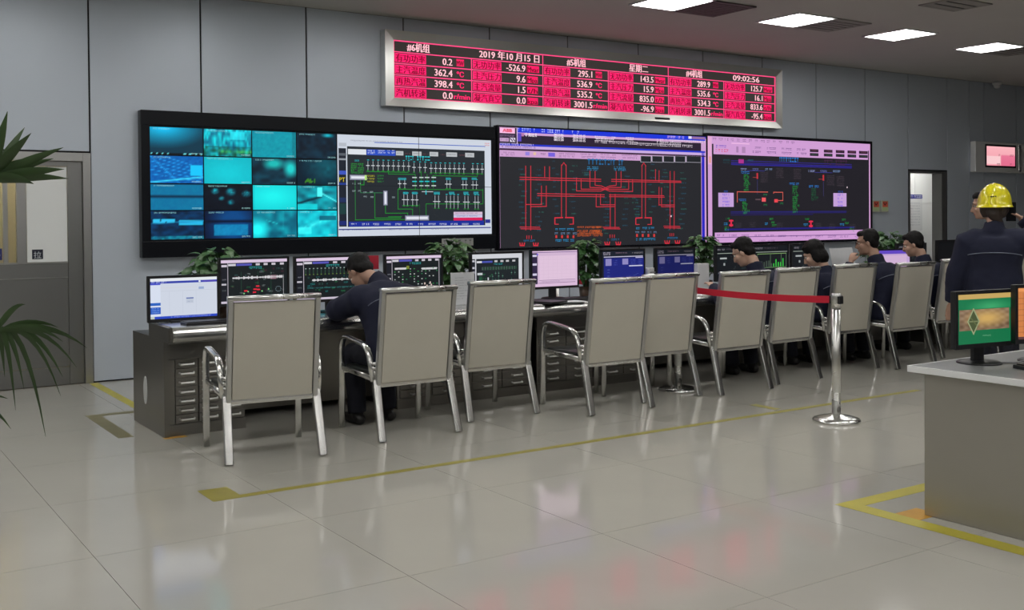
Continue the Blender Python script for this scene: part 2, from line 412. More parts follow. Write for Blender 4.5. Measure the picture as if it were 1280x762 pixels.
# right doorway: grey frame, white corridor behind
d2 = empty('door_2', (0, D, 0)); d2['kind'] = 'structure'
bm = bmesh.new(); box(bm, 14.765, 14.895, -.015, .16, 0, 2.13, bev=.003); box(bm, 13.957, 14.765, -.012, .16, 2.092, 2.13); box(bm, 13.957, 13.985, -.012, .16, 0, 2.092)
mesh_obj('door_frame', bm, 'frame_steel', d2)
bm = bmesh.new(); box(bm, 13.2, 17.2, 11.4, 11.5, 0, 2.8); box(bm, 13.1, 13.2, D+.16, 11.5, 0, 2.8); box(bm, 17.2, 17.3, D+.16, 11.5, 0, 2.8); box(bm, 13.1, 17.3, D+.16, 11.5, 2.8, 2.9)
wc = mesh_obj('wall_corridor', bm, 'white_wall'); wc['kind'] = 'structure'
for i in range(5):
    for j in range(5):
        mesh_obj('wall_tile', bx(14.2+i*.6+.003, 14.8+i*.6-.003, 11.385, 11.398, j*.55+.003, j*.55+.547), 'white_wall', wc)
ceiling_lamp('ceiling_light', 15.7, 10.75, 2.785, .6, .6, 'lit square lamp in the white corridor beyond the open doorway', None, 'lamp_small')
nb = empty('notice_board', (15.60, 11.383, 1.18), 0, 'white notice sheet with blue header on the white corridor wall', 'notice')
mesh_obj('sheet', bx(0, .61, 0, .012, 0, .627), 'paper', nb)
cv = Canvas(.61, .627); cv.rect(0, .885, 1, 1, (38, 42, 140), 1)
cv.dashes(.12, .94, .95, .04, (225, 228, 240), 2)
for k in range(9): cv.dashes(.1, .76-k*.075, .9, .014, (150, 155, 170), 2)
cv.build('print', 'print', nb, (0, -.0005, 0))

# ================================================================== CEILING FITTINGS
lamp_labels = ['lit square ceiling panel beside the dark square vent', 'lit square ceiling panel second along the row from the vent', 'lit square ceiling panel third along the row from the vent', 'lit square ceiling panel at the far end of the row, closest to the dome camera']
for k, (x, lb) in enumerate(zip((7.22, 9.03, 10.83, 12.65), lamp_labels)): ceiling_lamp('ceiling_light', x, 7.90, CEIL-.004, .58, .60, lb, 'square ceiling panels in view')
for y, xs in ((7.90, (5.42, 3.62, 1.82, .02, -1.78)), (4.3, (-1.78, .02, 1.82, 3.62, 5.42, 7.22, 9.03, 10.83)), (.7, (-1.78, .02, 1.82, 3.62, 5.42, 7.22, 9.03, 10.83)), (-2.9, (.02, 1.82, 3.62, 5.42, 7.22))):
    for x in xs: ceiling_lamp('ceiling_light', x, y, CEIL-.004, .58, .60, 'lit square ceiling panel above the frame of the picture', 'square ceiling panels out of view')
def vent(x, y, sx, sy, label, m='grille', n=9):
    t = empty('ceiling_vent', (x, y, CEIL-.004), 0, label, 'vent')
    bm = bmesh.new()
    for s in (-1, 1):
        box(bm, s*sx/2-.02, s*sx/2+.02, -sy/2-.02, sy/2+.02, -.010, .002); box(bm, -sx/2, sx/2, s*sy/2-.02, s*sy/2+.02, -.010, .002)
    mesh_obj('frame', bm, m, t)
    mesh_obj('backing', bx(-sx/2, sx/2, -sy/2, sy/2, -.002, .002), 'gap', t)
    for k in range(n):
        yy = -sy/2+(k+.5)*sy/n
        mesh_obj('slat', bx(-sx/2+.02, sx/2-.02, yy-sy/n*.36, yy+sy/n*.36, -.008, -.003), m, t)
vent(7.81, 7.92, .56, .58, 'dark slatted square vent in the ceiling beside a lit panel')
M['grille2'] = mat('grey_vent_metal', (.30, .285, .26), .7)
vent(9.63, 7.90, .54, .56, 'grey slatted vent between the second and third ceiling panels', 'grille2', 6)
vent(13.25, 7.90, .52, .56, 'grey slatted vent beyond the last lit ceiling panel', 'grille2', 6)
vent(9.77, 6.47, .56, .40, 'small grey rectangular hatch in the ceiling off the row of lights', 'grille2', 3)
t = empty('dome_camera', (16.03, D-.16, CEIL), 0, 'small white dome camera under the ceiling edge', 'camera')
bm = bmesh.new(); lathe(bm, [(.05, 0), (.07, -.005), (.07, -.05), (.05, -.06)]); mesh_obj('base', bm, 'white_plastic', t, True)
bm = bmesh.new(); ellipsoid(bm, (0, 0, -.06), (.055, .055, .055)); mesh_obj('dome', bm, 'white_plastic', t, True)

# ================================================================== LED BOARD
def led_board():
    x0, x1, z0, z1 = 5.065, 11.06, 2.637, 3.43
    t = empty('led_board', (x0, D, z0), 0, 'long red LED data board in a steel frame above the video walls', 'display board')
    W, H = x1-x0, z1-z0; ix0, ix1, iz0, iz1 = 5.177-x0, 10.955-x0, 2.725-z0, 3.332-z0
    # bevelled steel picture-frame
    bm = bmesh.new()
    o = [(0, 0), (W, 0), (W, H), (0, H)]; i = [(ix0, iz0), (ix1, iz0), (ix1, iz1), (ix0, iz1)]
    yo, yi = -.114, -.094
    A = [bm.verts.new((p[0], 0, p[1])) for p in o]; B = [bm.verts.new((p[0], yo, p[1])) for p in o]; Cc = [bm.verts.new((p[0], yi, p[1])) for p in i]; E = [bm.verts.new((p[0], -.075, p[1])) for p in i]
    for k in range(4):
        j = (k+1) % 4
        bm.faces.new((A[k], A[j], B[j], B[k])); bm.faces.new((B[k], B[j], Cc[j], Cc[k])); bm.faces.new((Cc[k], Cc[j], E[j], E[k]))
    bm.faces.new(E); bm.faces.new(A[::-1])
    mesh_obj('frame', bm, 'led_frame', t)
    mesh_obj('badge', bx(.62*W, .66*W, -.112, -.09, .025, .05), 'black', t)
    w, h = ix1-ix0, iz1-iz0
    cv = Canvas(w, h)
    cv.rect(0, 0, 1, 1, (46, 40, 38), 0)
    PK, LN, TX, DK, W1 = (250, 24, 104), (255, 70, 130), (255, 24, 104), (118, 0, 34), (255, 190, 200)
    rows = [1-k*.2 for k in range(6)]
    cw = 1/6.0
    lab = [('有功功率', '无功功率'), ('主汽温度', '主汽压力'), ('再热汽温', '主汽流量'), ('汽机转速', '凝汽真空')]
    unit = [('MW', 'Mvar'), ('℃', 'Mpa'), ('℃', 't/h'), ('r/min', 'kpa')]
    val = [[('0.2', '-526.9'), ('362.4', '9.6'), ('398.4', '1.5'), ('0.0', '0.0')],
           [('295.1', '143.5'), ('536.9', '15.9'), ('535.2', '835.0'), ('3001.5', '-96.9')],
           [('289.9', '125.7'), ('535.6', '16.1'), ('534.3', '833.6'), ('3001.5', '-95.4')]]
    rh = h*.2
    for g in range(3):
        for r in range(4):
            for c in range(2):
                X = (g*2+c)*cw; yb = 1-(r+2)*.2; un = unit[r][c]
                cv.rect(X+.003, yb+.025, X+.068, yb+.178, PK, 1)  # pink fills behind labels and units paint in the bloom of red characters
                cv.text(lab[r][c], (X+.0045)*w, yb*h+rh*.22, rh*.74, DK, 3, 'l', fit=.061*w, raw=True, bold=.003)
                ua, ub = {'MW': (.80, .90), 'Mvar': (.77, .945), '℃': (.80, .90), 'Mpa': (.77, .925), 't/h': (.77, .925), 'r/min': (.755, .985), 'kpa': (.77, .925)}[un]
                cv.rect(X+cw*ua, yb+.04, X+cw*ub, yb+.165, (200, 12, 74) if un == '℃' else (240, 16, 92), 1) if un not in ('℃', 'r/min') else None
                cv.text(un, (X+cw*(ua+ub)/2)*w, yb*h+rh*.24, rh*.66, TX if un in ('℃', 'r/min') else DK, 3, 'c', fit=(ub-ua)*.92*cw*w, raw=True, bold=.003)
                cv.text(val[g][r][c], (X+cw*.745)*w, yb*h+rh*.2, rh*.86, W1, 4, 'r', sx=1.0, raw=True, bold=.0025)
    HEAD = (('#6机组', .052, .047), ('2019 年10 月15 日', .2545, .140), ('#5机组', .417, .048), ('星期二', .583, .052), ('#4机组', .743, .048), ('09:02:56', .905, .085))
    for s_, X, wd in HEAD:
        cv.text(s_, X*w, .8*h+rh*.2, rh*.84, W1, 4, 'c', fit=wd*w, raw=True, bold=.003)
    L = .011
    for k in range(6):
        y = min(max(rows[k], .008), .992); cv.line([(0, y), (1, y)], L, LN, 2)
    for k in range(0, 7):
        X = min(max(k*cw, .0012), .9988); cv.line([(X, 0), (X, 1 if k % 2 == 0 else .8)], L, LN, 2)
    cv.build('led_matrix', 'led', t, (ix0, -.078, iz0))
led_board()

# ================================================================== VIDEO WALLS
def cctv(k):
    r = np.random.RandomState(100+k)
    def nz(u, v, sx, sy):
        g = r.rand(int(sy)+2, int(sx)+2); x = u*sx; y = v*sy
        i = np.minimum(x.astype(int), int(sx)); j = np.minimum(y.astype(int), int(sy)); fx, fy = x-i, y-j
        return (g[j, i]*(1-fx)+g[j, i+1]*fx)*(1-fy)+(g[j+1, i]*(1-fx)+g[j+1, i+1]*fx)*fy
    def mixc(a, b, t): t = np.clip(t, 0, 1)[..., None]; return np.asarray(a, float)*(1-t)+np.asarray(b, float)*t
    def band(c, x, wd): return np.clip(1-abs(c-x)/wd, 0, 1)
    def inrect(u, v, a, b, c, d): return ((u > a) & (u < b) & (v > c) & (v < d)).astype(float)
    def fn(u, v):
        n = nz(u, v, 20, 12)*.5+nz(u, v, 40, 20)*.5
        if k == 0:
            d = np.hypot(u-.25, (v-1)*1.1); c = mixc((30, 205, 245), (22, 62, 78), d*1.15); c = mixc(c, (12, 22, 30), (v < .06)*1.0)
            return mixc(c, (200, 220, 220), (v > .03)*(v < .07)*(np.sin(u*60) > .5)*((u < .4)+(u > .62)))
        if k == 1:
            c = mixc((20, 90, 120), (40, 225, 225), nz(u, v, 26, 6)*1.2); c = mixc(c, (25, 80, 60), (v < .35)*nz(u, v, 18, 10)); c = mixc(c, (190, 225, 90), band(v, .18, .1)*(u > .3)*nz(u, v, 30, 8)*.8)
            return mixc(c, (90, 235, 240), inrect(u, v, .55, .85, .62, .95)*.7)
        if k == 2: return mixc((14, 130, 145), (25, 160, 168), n)*(.9+.15*(u < .9)[..., None])
        if k == 3:
            c = mixc((16, 26, 38), (30, 62, 78), nz(u, v, 10, 8)); return mixc(c, (40, 215, 225), np.clip(1-np.hypot((u-.78)*1.3, (v-.93)*2.2)*4, 0, 1))
        if k == 4:
            c = mixc((10, 80, 150), (18, 120, 190), n)
            for q in range(6): c = mixc(c, (70, 170, 230), band(v+(u-.3)*.28*(1+.2*q), .25+.14*q, .022)*(n > .3))
            c = mixc(c, (70, 160, 220), band(u-.05-(.9-v)*.55, 0, .025)); c = mixc(c, (40, 195, 245), inrect(u, v, .76, 1, .28, .68)); return mixc(c, (120, 225, 250), band(v-.02-u*.22, 0, .05))
        if k == 5: return mixc((16, 165, 175), (30, 200, 205), 1-np.hypot(u-.5, v-.4)+.2*n)
        if k == 6:
            c = mixc((14, 30, 42), (34, 80, 95), nz(u, v, 9, 7)); c = mixc(c, (50, 185, 175), np.clip(1.4-np.hypot((u-.48)*4.5, (v-.8)*5), 0, 1)); return mixc(c, (60, 205, 195), np.clip(1.4-np.hypot((u-.87)*7, (v-.62)*3.2), 0, 1))
        if k == 7:
            c = mixc((14, 40, 55), (26, 110, 120), np.clip(1.1-np.hypot((u-.75)*1.6, (v-.7)*1.4), 0, 1)); c = mixc(c, (16, 40, 52), nz(u, v, 14, 8)*.5); return mixc(c, (150, 170, 40), inrect(u, v, .2, .45, .05, .25)*(n > .5)*.7)
        if k == 8:
            c = mixc((16, 110, 150), (18, 128, 160), n); c = mixc(c, (18, 48, 72), band(v, .52, .09)); return mixc(c, (30, 80, 110), (v > .97)*1.0)
        if k == 9:
            c = mixc((13, 16, 28), (26, 32, 44), nz(u, v, 8, 8))
            for (a, b_, s_) in ((.22, .75, .07), (.55, .72, .09), (.88, .65, .08), (.36, .45, .05), (.55, .3, .06)): c = mixc(c, (50, 185, 195), np.clip(1.3-np.hypot((u-a)/s_*.9, (v-b_)/s_*.6), 0, 1)*n*1.4)
            return c
        if k == 10: return mixc((18, 185, 190), (55, 235, 225), 1.1-np.hypot(u-.45, (v-.55)*1.1)-.25*(u < .05))
        if k == 11:
            c = mixc((16, 90, 105), (30, 190, 195), nz(u, v, 7, 7)); c = mixc(c, (14, 40, 55), band(v-.4-.5*(u-.3), 0, .08)*(u < .62)); c = mixc(c, (150, 250, 245), inrect(u, v, .5, .62, .55, .95)); c = mixc(c, (170, 250, 245), band(v-.7+.9*(u-.6), 0, .05)*(u > .55)); return mixc(c, (40, 215, 215), (v < .25)*(u < .5)*.8)
        if k == 12:
            c = mixc((12, 32, 52), (18, 70, 110), nz(u, v, 12, 12)); c = mixc(c, (90, 190, 225), inrect(u, v, .05, .45, .58, .72)*(n > .3)); c = mixc(c, (80, 195, 230), inrect(u, v, .53, 1, .48, .68)*.9); c = mixc(c, (50, 140, 180), band(v-.55-.1*u, 0, .03)); return mixc(c, (50, 180, 190), (v < .1)*n)
        if k == 13:
            c = mixc((14, 22, 46), (16, 84, 140), np.clip(1.5-np.hypot((u-.6)*2.2, (v-.5)*1.2), 0, 1)*.9); c = mixc(c, (30, 150, 190), inrect(u, v, .2, .92, .12, .5)*(.5+.5*n)); return mixc(c, (12, 18, 38), band(v, .62, .08))
        if k == 14:
            c = mixc((14, 90, 112), (26, 165, 175), nz(u, v, 8, 6)); c = mixc(c, (70, 250, 245), np.clip(1.3-np.hypot((u-.1)*4, (v-.3)*2.4), 0, 1)); c = mixc(c, (120, 215, 215), band(u, .68, .015)*(v > .3)); return mixc(c, (90, 200, 200), band(v-.62+.5*(u-.35), 0, .025)*(u > .3)*(u < .55))
        c = mixc((20, 150, 170), (45, 225, 225), nz(u, v, 9, 7)); c = mixc(c, (140, 252, 246), band(v-.25-.55*u, 0, .14)*n*1.3); c = mixc(c, (16, 90, 110), inrect(u, v, .55, 1, .62, .8)*.8); return mixc(c, (110, 245, 240), inrect(u, v, 0, .35, .1, .35)*.8)
    return fn

def video_wall_a():
    x0, x1, z0, z1 = 2.577, 6.43, 1.115, 2.47
    t = empty('video_wall', (x0, D, z0), 0, 'black framed video wall of teal camera pictures and a green pipe diagram', 'video wall')
    W, H = x1-x0, z1-z0
    bm = bmesh.new(); box(bm, 0, W, -.09, 0, 0, H, bev=.006); mesh_obj('cabinet', bm, 'gloss_black', t)
    bm = bmesh.new(); box(bm, 0, W, -.105, -.09, 0, .150, bev=.004); box(bm, 0, W, -.105, -.09, H-.135, H, bev=.004); box(bm, 0, .07, -.105, -.09, .15, H-.135); box(bm, W-.05, W, -.105, -.09, .15, H-.135)
    mesh_obj('bezel', bm, 'gloss_black', t)
    # camera pictures
    ax0, ax1, az0, az1 = 2.654-x0, 4.516-x0, 1.276-z0, 2.324-z0; w, h = ax1-ax0, az1-az0
    cols = [0, .268, .522, .768, 1]; rws = [1, .748, .498, .26, 0]
    for k in range(16):
        c, r = k % 4, k//4
        X0, X1, Y0, Y1 = cols[c]+.003, cols[c+1]-.003, rws[r+1]+.005, rws[r]-.005
        cv = Canvas((X1-X0)*w, (Y1-Y0)*h); cv.image(0, 0, 1, 1, (lambda f: lambda u, v: (f(u, v)-14)*np.array([.62, 1.10, 1.14]))(cctv(k)), 40, 24, 1)
        cv.dashes(.06, .94, .06+random.uniform(.3, .6), .012, (150, 215, 220), 2); cv.dashes(.78, .06, .97, .012, (170, 225, 225), 2)
        cv.build('camera_picture', 'wallscreen', t, (ax0+X0*w, -.0915, az0+Y0*h))
    # pipe diagram (crop coordinates of the photograph, mapped flat on the screen)
    bx0, bx1, bz0, bz1 = 4.524-x0, 6.377-x0, 1.28-z0, 2.318-z0; w, h = bx1-bx0, bz1-bz0
    cv = Canvas(w, h, [(75, 83), (933, 122), (938, 640), (80, 655)])
    WH, BG, GR, CY, GN, BL = (205, 212, 224), (34, 40, 46), (190, 198, 205), (40, 190, 200), (30, 150, 45), (36, 60, 165)
    cv.rect(75, 83, 938, 655, WH, 0)
    cv.rect(130, 122, 902, 602, BG, 1)
    cv.rect(82, 160, 128, 600, (26, 32, 44), 1)
    for y, c_, hh in ((140, (180, 186, 196), 20), (195, (90, 96, 105), 14), (222, (150, 156, 165), 10), (297, (60, 84, 190), 22), (360, (36, 60, 140), 12), (450, (30, 46, 90), 26), (500, (26, 60, 60), 60), (580, (26, 40, 110), 24)): cv.rect(84, y-hh/2, 126, y+hh/2, c_, 2)
    cv.text('PT', 84, 348, .062, (225, 205, 30), 3, 'l')
    cv.rect(130, 120, 902, 150, (205, 212, 224), 2); cv.line([(285, 130), (900, 156)], .008, (50, 90, 190), 3, True)
    cv.dashes(150, 118, 440, .012, (120, 126, 140), 4, yy=118)
    cv.rect(135, 165, 238, 195, (222, 226, 232), 3); cv.rect(240, 168, 402, 200, (40, 76, 190), 3)
    for x in (246, 304, 358): cv.dashes(x, 176, x+40, .014, (225, 230, 245), 4); cv.dashes(x, 188, x+40, .014, (225, 230, 245), 4)
    for x, wd in ((404, 42), (495, 52), (592, 48), (685, 60), (790, 50)): cv.rect(x, 178+(x-404)*.03, x+wd, 202+(x-404)*.03, (186, 190, 194), 3); cv.dashes(x+6, 190+(x-404)*.03, x+wd-6, .012, (90, 95, 100), 4)
    for x in (455, 555, 650, 755): cv.dashes(x, 192+(x-404)*.03, x+32, .014, (110, 70, 75), 3)
    cv.dashes(458, 216, 600, .046, (48, 196, 206), 4, ch=.034)
    def valve_row(xs, y, L, c1=GR):
        for x in xs:
            yy = y+(x-230)*.02
            cv.line([(x, yy-L/2), (x, yy+L/2)], .005, c1, 4, True); cv.line([(x-8, yy), (x+8, yy)], .007, (215, 220, 225), 4, True); cv.line([(x-3, yy-L*.5-8), (x+5, yy-L*.5-8)], .007, CY, 4, True); cv.line([(x-3, yy+L*.5+5), (x+3, yy+L*.5+5)], .009, GN, 4, True)
    valve_row([247+28.5*k for k in range(9)], 258, 46); valve_row([505, 537, 567], 264, 46); valve_row([600+26*k for k in range(8)], 268, 46); valve_row([832, 858, 884], 268, 44)
    g = .0055
    cv.line([(240, 292), (472, 296)], g, GN, 3, True); cv.line([(362, 294), (362, 306)], g, GN, 3, True); cv.line([(362, 306), (512, 310)], g, GN, 3, True); cv.line([(512, 310), (512, 390)], g, GN, 3, True)
    cv.line([(595, 300), (885, 306)], g*1.5, (30, 110, 40), 3, True); cv.line([(610, 316), (858, 316)], g, GN, 3, True); cv.line([(858, 316), (858, 285)], g, GN, 3, True); cv.line([(612, 316), (612, 385)], g, GN, 3, True); cv.line([(545, 290), (545, 390)], g, GN, 3, True); cv.line([(578, 310), (578, 385)], g, GN, 3, True)
    for x in (508, 545, 578, 615):
        for y in (326, 348, 372): cv.line([(x-10, y), (x+10, y)], .012, (190, 205, 205) if y != 348 else CY, 4, True)
    valve_row([425, 453], 356, 44); valve_row([688, 705], 354, 40); valve_row([778, 795, 833, 852], 356, 44)
    for x, wd in ((416, 46), (682, 26), (770, 32), (826, 28)): cv.rect(x, 327, x+wd, 340, (40, 140, 150), 4)
    for x, wd in ((445, 24), (495, 28), (615, 34), (700, 30), (780, 28), (836, 28)): cv.rect(x, 406, x+wd, 420, (40, 140, 150), 4)
    cv.line([(415, 391), (888, 391)], g, GN, 3, True); cv.line([(888, 391), (888, 472)], g, GN, 3, True); cv.line([(415, 391), (415, 500)], g, GN, 3, True); cv.line([(415, 502), (497, 504)], g, GN, 3, True); cv.line([(497, 504), (497, 540)], g, GN, 3, True)
    valve_row([448, 468, 497, 520], 445, 60); valve_row([622, 642, 686, 708, 728, 750, 788, 806, 845, 862], 452, 66)
    cv.line([(572, 473), (888, 472)], g, GN, 3, True); cv.line([(572, 473), (572, 542)], g, GN, 3, True); cv.line([(535, 475), (535, 540)], g, GN, 3, True); cv.line([(440, 482), (535, 482)], g*.7, GN, 3, True)
    cv.line([(550, 405), (610, 412)], .007, GR, 4, True); cv.line([(572, 400), (572, 418)], .012, CY, 4, True)
    for x in (152, 190):
        for y in (250, 262, 274, 286, 298): cv.dashes(x, y, x+34, .018, (40, 160, 55), 4)
    cv.dashes(172, 230, 205, .014, CY, 4)
    for y in (316, 332, 348): cv.dashes(243, y, 285, .016, (190, 185, 40), 4); cv.dashes(300, y, 336, .016, (40, 150, 60), 4)
    def vessel(xa, ya, xb, yb, rw):      # shaded tank symbol
        for q in range(5):
            s_ = 1-q*.18; cv.line([(xa, ya), (xb, yb)], rw*s_, (110+q*30, 112+q*30, 135+q*27), 4+q, True)
    vessel(158, 324, 228, 327, .055); vessel(345, 412, 345, 468, .05); vessel(468, 552, 576, 552, .056)
    cv.rect(228, 312, 240, 340, (180, 225, 120), 9)
    cv.line([(175, 340), (175, 558)], .006, (40, 130, 60), 3, True); cv.line([(175, 562), (455, 562)], .006, GN, 3, True); cv.line([(205, 340), (205, 405)], .006, (40, 130, 60), 3, True); cv.line([(225, 340), (225, 366)], .007, GN, 3, True); cv.line([(205, 366), (225, 366)], .007, GN, 3, True); cv.line([(205, 410), (330, 414)], .006, (50, 120, 80), 3, True); cv.line([(285, 414), (285, 552)], .006, GN, 3, True); cv.line([(285, 552), (430, 552)], .006, GN, 3, True)
    for x, y in ((160, 360), (190, 360), (160, 400), (192, 400), (222, 408), (258, 406), (222, 432), (262, 434), (382, 436)): cv.dashes(x, y, x+18, .014, (170, 190, 195), 4)
    cv.line([(345, 472), (345, 525)], .006, GN, 3, True); cv.line([(345, 525), (470, 528)], .006, GN, 3, True); cv.line([(362, 545), (435, 545)], .006, GN, 3, True); cv.line([(470, 528), (470, 545)], .006, GN, 3, True)
    cv.rect(726, 518, 886, 533, (215, 190, 215), 4); cv.rect(726, 534, 886, 550, (200, 196, 226), 4); cv.rect(726, 550, 886, 566, (216, 30, 90), 4); cv.dashes(734, 526, 860, .012, (90, 70, 130), 5); cv.dashes(734, 542, 860, .012, (90, 80, 140), 5)
    cv.rect(140, 572, 895, 600, (22, 44, 150), 3)
    for k in range(12): cv.dashes(152+k*62, 586, 190+k*62, .018, (215, 220, 235), 4)
    cv.rect(82, 602, 938, 655, WH, 2); cv.line([(85, 616), (930, 612)], .012, (60, 66, 140), 3, True); cv.dashes(100, 617, 270, .014, (60, 70, 110), 4); cv.dashes(360, 615, 480, .014, (60, 70, 110), 4); cv.dashes(600, 612, 700, .014, (60, 70, 110), 4)
    cv.rect(902, 560, 930, 580, (40, 50, 140), 3); cv.dashes(898, 143, 925, .03, (220, 130, 140), 4)
    cv.line([(530, 104), (530, 650)], .006, (14, 16, 20), 10, True); cv.line([(76, 369), (937, 381)], .005, (20, 24, 30), 10, True)
    cv.build('diagram_picture', 'wallscreen', t, (bx0, -.0915, bz0))
    mesh_obj('name_plate', bx(5.726-x0, 6.123-x0, -.112, -.105, 1.157-z0, 1.237-z0), 'beige_plastic', t)
    cv = Canvas(.397, .08); cv.rect(0, 0, 1, 1, (150, 152, 150), 0); cv.dashes(.05, .5, .95, .05, (95, 97, 98), 1, ch=.04); cv.build('plate_print', 'print', t, (5.726-x0, -.1125, 1.157-z0))
def bezel_frame(t, W, H, b, dep=.07):
    bm = bmesh.new(); box(bm, 0, W, -dep, 0, 0, H, bev=.004); mesh_obj('cabinet', bm, 'gloss_black', t)
    bm = bmesh.new(); box(bm, 0, W, -dep-.008, -dep, 0, b); box(bm, 0, W, -dep-.008, -dep, H-b, H); box(bm, 0, b, -dep-.008, -dep, b, H-b); box(bm, W-b, W, -dep-.008, -dep, b, H-b)
    mesh_obj('bezel', bm, 'gloss_black', t)
def video_wall_b():
    x0, x1, z0, z1 = 6.47, 9.682, 1.09, 2.495
    t = empty('video_wall', (x0, D, z0), 0, 'video wall showing red busbar lines on black under a pink menu bar', 'video wall')
    bezel_frame(t, x1-x0, z1-z0, .022)
    ax0, az0 = 6.498-x0, 1.115-z0; w, h = 9.668-6.498, 2.476-1.115
    cv = Canvas(w, h, [(45, 48), (1200, 100), (1205, 688), (50, 722)])
    PK, BG, BLU, RD, CY = (206, 160, 208), (37, 38, 42), (22, 50, 215), (205, 48, 64), (40, 120, 172)
    cv.rect(45, 48, 1205, 722, PK, 0)
    cv.rect(47, 88, 1178, 722, (40, 28, 48), 1)
    cv.rect(45, 50, 142, 140, (48, 36, 58), 2)
    cv.rect(47, 52, 132, 82, (250, 190, 230), 3); cv.text('ABB', 90, 77, .052, (226, 20, 66), 4, 'c', sx=1.3, bold=.006)
    cv.dashes(50, 96, 130, .02, (150, 120, 160), 3); cv.rect(48, 108, 98, 128, (196, 160, 200), 3); cv.dashes(54, 118, 94, .016, (110, 80, 130), 4); cv.rect(104, 108, 134, 131, (225, 215, 235), 3); cv.line([(108, 114), (118, 126)], .012, (50, 30, 70), 4); cv.line([(122, 114), (131, 126)], .012, (50, 30, 70), 4)
    cv.rect(142, 50, 147, 140, (215, 190, 225), 4)
    cv.rect(147, 52, 1205, 79, BLU, 2)
    cv.rect(147, 82, 168, 128, (90, 70, 190), 3); cv.rect(168, 82, 182, 100, (180, 120, 170), 4)
    W1 = (232, 220, 232)
    cv.dashes(150, 62, 245, .036, (170, 185, 250), 4); cv.dashes(280, 68, 405, .036, (200, 205, 250), 4); cv.dashes(450, 75, 510, .03, (190, 195, 250), 4)
    def tx(s_, x, y, size): cv.text(s_, x, y, size, W1, 4, 'l', sx=1.12, bold=.002)
    for y, a in ((92, 'Area A'), (101, 'Area A')): tx('4  '+a, 190, y, .036)
    for k, q in enumerate(('08:53:06', '08:52:26', '08:51:20')): tx(q, 350, 96+k*13+k, .036); tx('2019-10-15', 455, 100+k*13+k, .036)
    for y, l in ((103, 120), (116, 110), (128, 240)): cv.dashes(578, y, 578+l, .03, W1, 4, yy=y)
    for y in (108, 121): cv.dashes(752, y, 800, .026, W1, 4)
    cv.dashes(812, 140, 1130, .03, W1, 4, ch=.026)
    cv.rect(1000, 93, 1080, 106, (60, 80, 225), 3); cv.dashes(985, 100, 1080, .026, (235, 190, 225), 4); cv.rect(1102, 96, 1120, 110, (235, 225, 240), 4); cv.rect(1122, 98, 1196, 112, (150, 110, 160), 3)
    cv.dashes(925, 118, 1195, .03, W1, 4); cv.dashes(925, 131, 1060, .026, W1, 4)
    cv.rect(47, 139, 1200, 150, (36, 52, 200), 3); cv.dashes(50, 142, 240, .02, (220, 205, 240), 4); cv.rect(47, 150, 1200, 166, (200, 170, 224), 3); cv.dashes(52, 157, 250, .018, (90, 60, 110), 4)
    cv.line([(47, 172), (1200, 196)], .014, (60, 30, 60), 4, True)
    cv.rect(47, 176, 1178, 212, PK, 3)
    for y in (190, 202): cv.dashes(52, y, 130, .016, (120, 84, 130), 4, yy=y)
    cv.rect(190, 186, 214, 206, (150, 130, 220), 4); cv.rect(235, 188, 250, 204, (226, 190, 160), 4); cv.rect(318, 190, 356, 212, (118, 96, 220), 4); cv.dashes(275, 198, 306, .02, (90, 60, 100), 4)
    for x in (378, 498, 610, 730):
        for y in (196, 210): cv.dashes(x, y+(x-378)*.02, x+88, .018, (120, 80, 130), 4)
    for k in range(5):
        xa = 836+k*64; xb = xa+56 if k < 4 else 1172
        cv.rect(xa-3, 205, xb+3, 241, (176, 172, 186), 4); cv.rect(xa, 207, xb, 239, (30, 34, 38), 5)
    cv.rect(47, 213, 1176, 722, BG, 2)
    cv.rect(1176, 185, 1196, 700, (40, 36, 190), 3); cv.rect(1196, 110, 1206, 720, PK, 4)
    cv.dashes(538, 238, 748, .07, (34, 110, 168), 4, ch=.05)
    for x in (536, 686):
        for y in (272, 282): cv.dashes(x, y, x+62, .026, (44, 140, 190), 4)
    rw = .0085
    def RL(*p, wd=rw): cv.line(p, wd, RD, 5, False)
    for x, a, b in ((192, 265, 620), (220, 265, 620), (298, 268, 330), (325, 268, 340), (392, 258, 548), (418, 258, 548), (551, 292, 382), (580, 292, 370), (698, 294, 370), (725, 294, 382), (842, 262, 548), (862, 262, 548), (918, 282, 342), (938, 288, 350), (1000, 292, 612), (1023, 292, 612), (280, 375, 478), (307, 375, 488), (586, 420, 490), (610, 420, 478), (665, 420, 612), (692, 420, 612), (938, 380, 480), (952, 384, 488), (476, 330, 402), (502, 335, 392), (768, 345, 392), (790, 338, 405)): RL((x, a), (x, b))
    for a, b in (((160, 327), (612, 337)), ((160, 339), (612, 348)), ((672, 337), (1060, 346)), ((672, 348), (1062, 353)), ((258, 417), (632, 423)), ((258, 429), (632, 434)), ((660, 423), (965, 427)), ((660, 433), (968, 435))): RL(a, b)
    RL((551, 382), (612, 384), (660, 402), (790, 404)); RL((476, 402), (612, 402), (662, 382), (725, 382)); RL((502, 392), (768, 392)); RL((580, 370), (616, 374), (655, 392)); RL((698, 370), (660, 374), (622, 392))
    RL((195, 478), (282, 478)); RL((222, 490), (308, 488)); RL((586, 490), (692, 488)); RL((610, 478), (690, 478)); RL((938, 478), (1025, 478)); RL((952, 488), (1025, 488))
    for xa, xb in ((355, 458), (808, 895)):
        m_ = (xa+xb)/2; RL((xa, 552), (m_-8, 550), wd=.014); RL((m_+8, 550), (xb, 550), wd=.014); RL((xa, 552), (xa, 585), wd=.014); RL((xb, 550), (xb, 585), wd=.014); RL((xa, 587), (xa+20, 587)); RL((xb-20, 587), (xb, 586))
    for x in (405, 852): RL((x-12, 262), (x, 245), (x+12, 262))
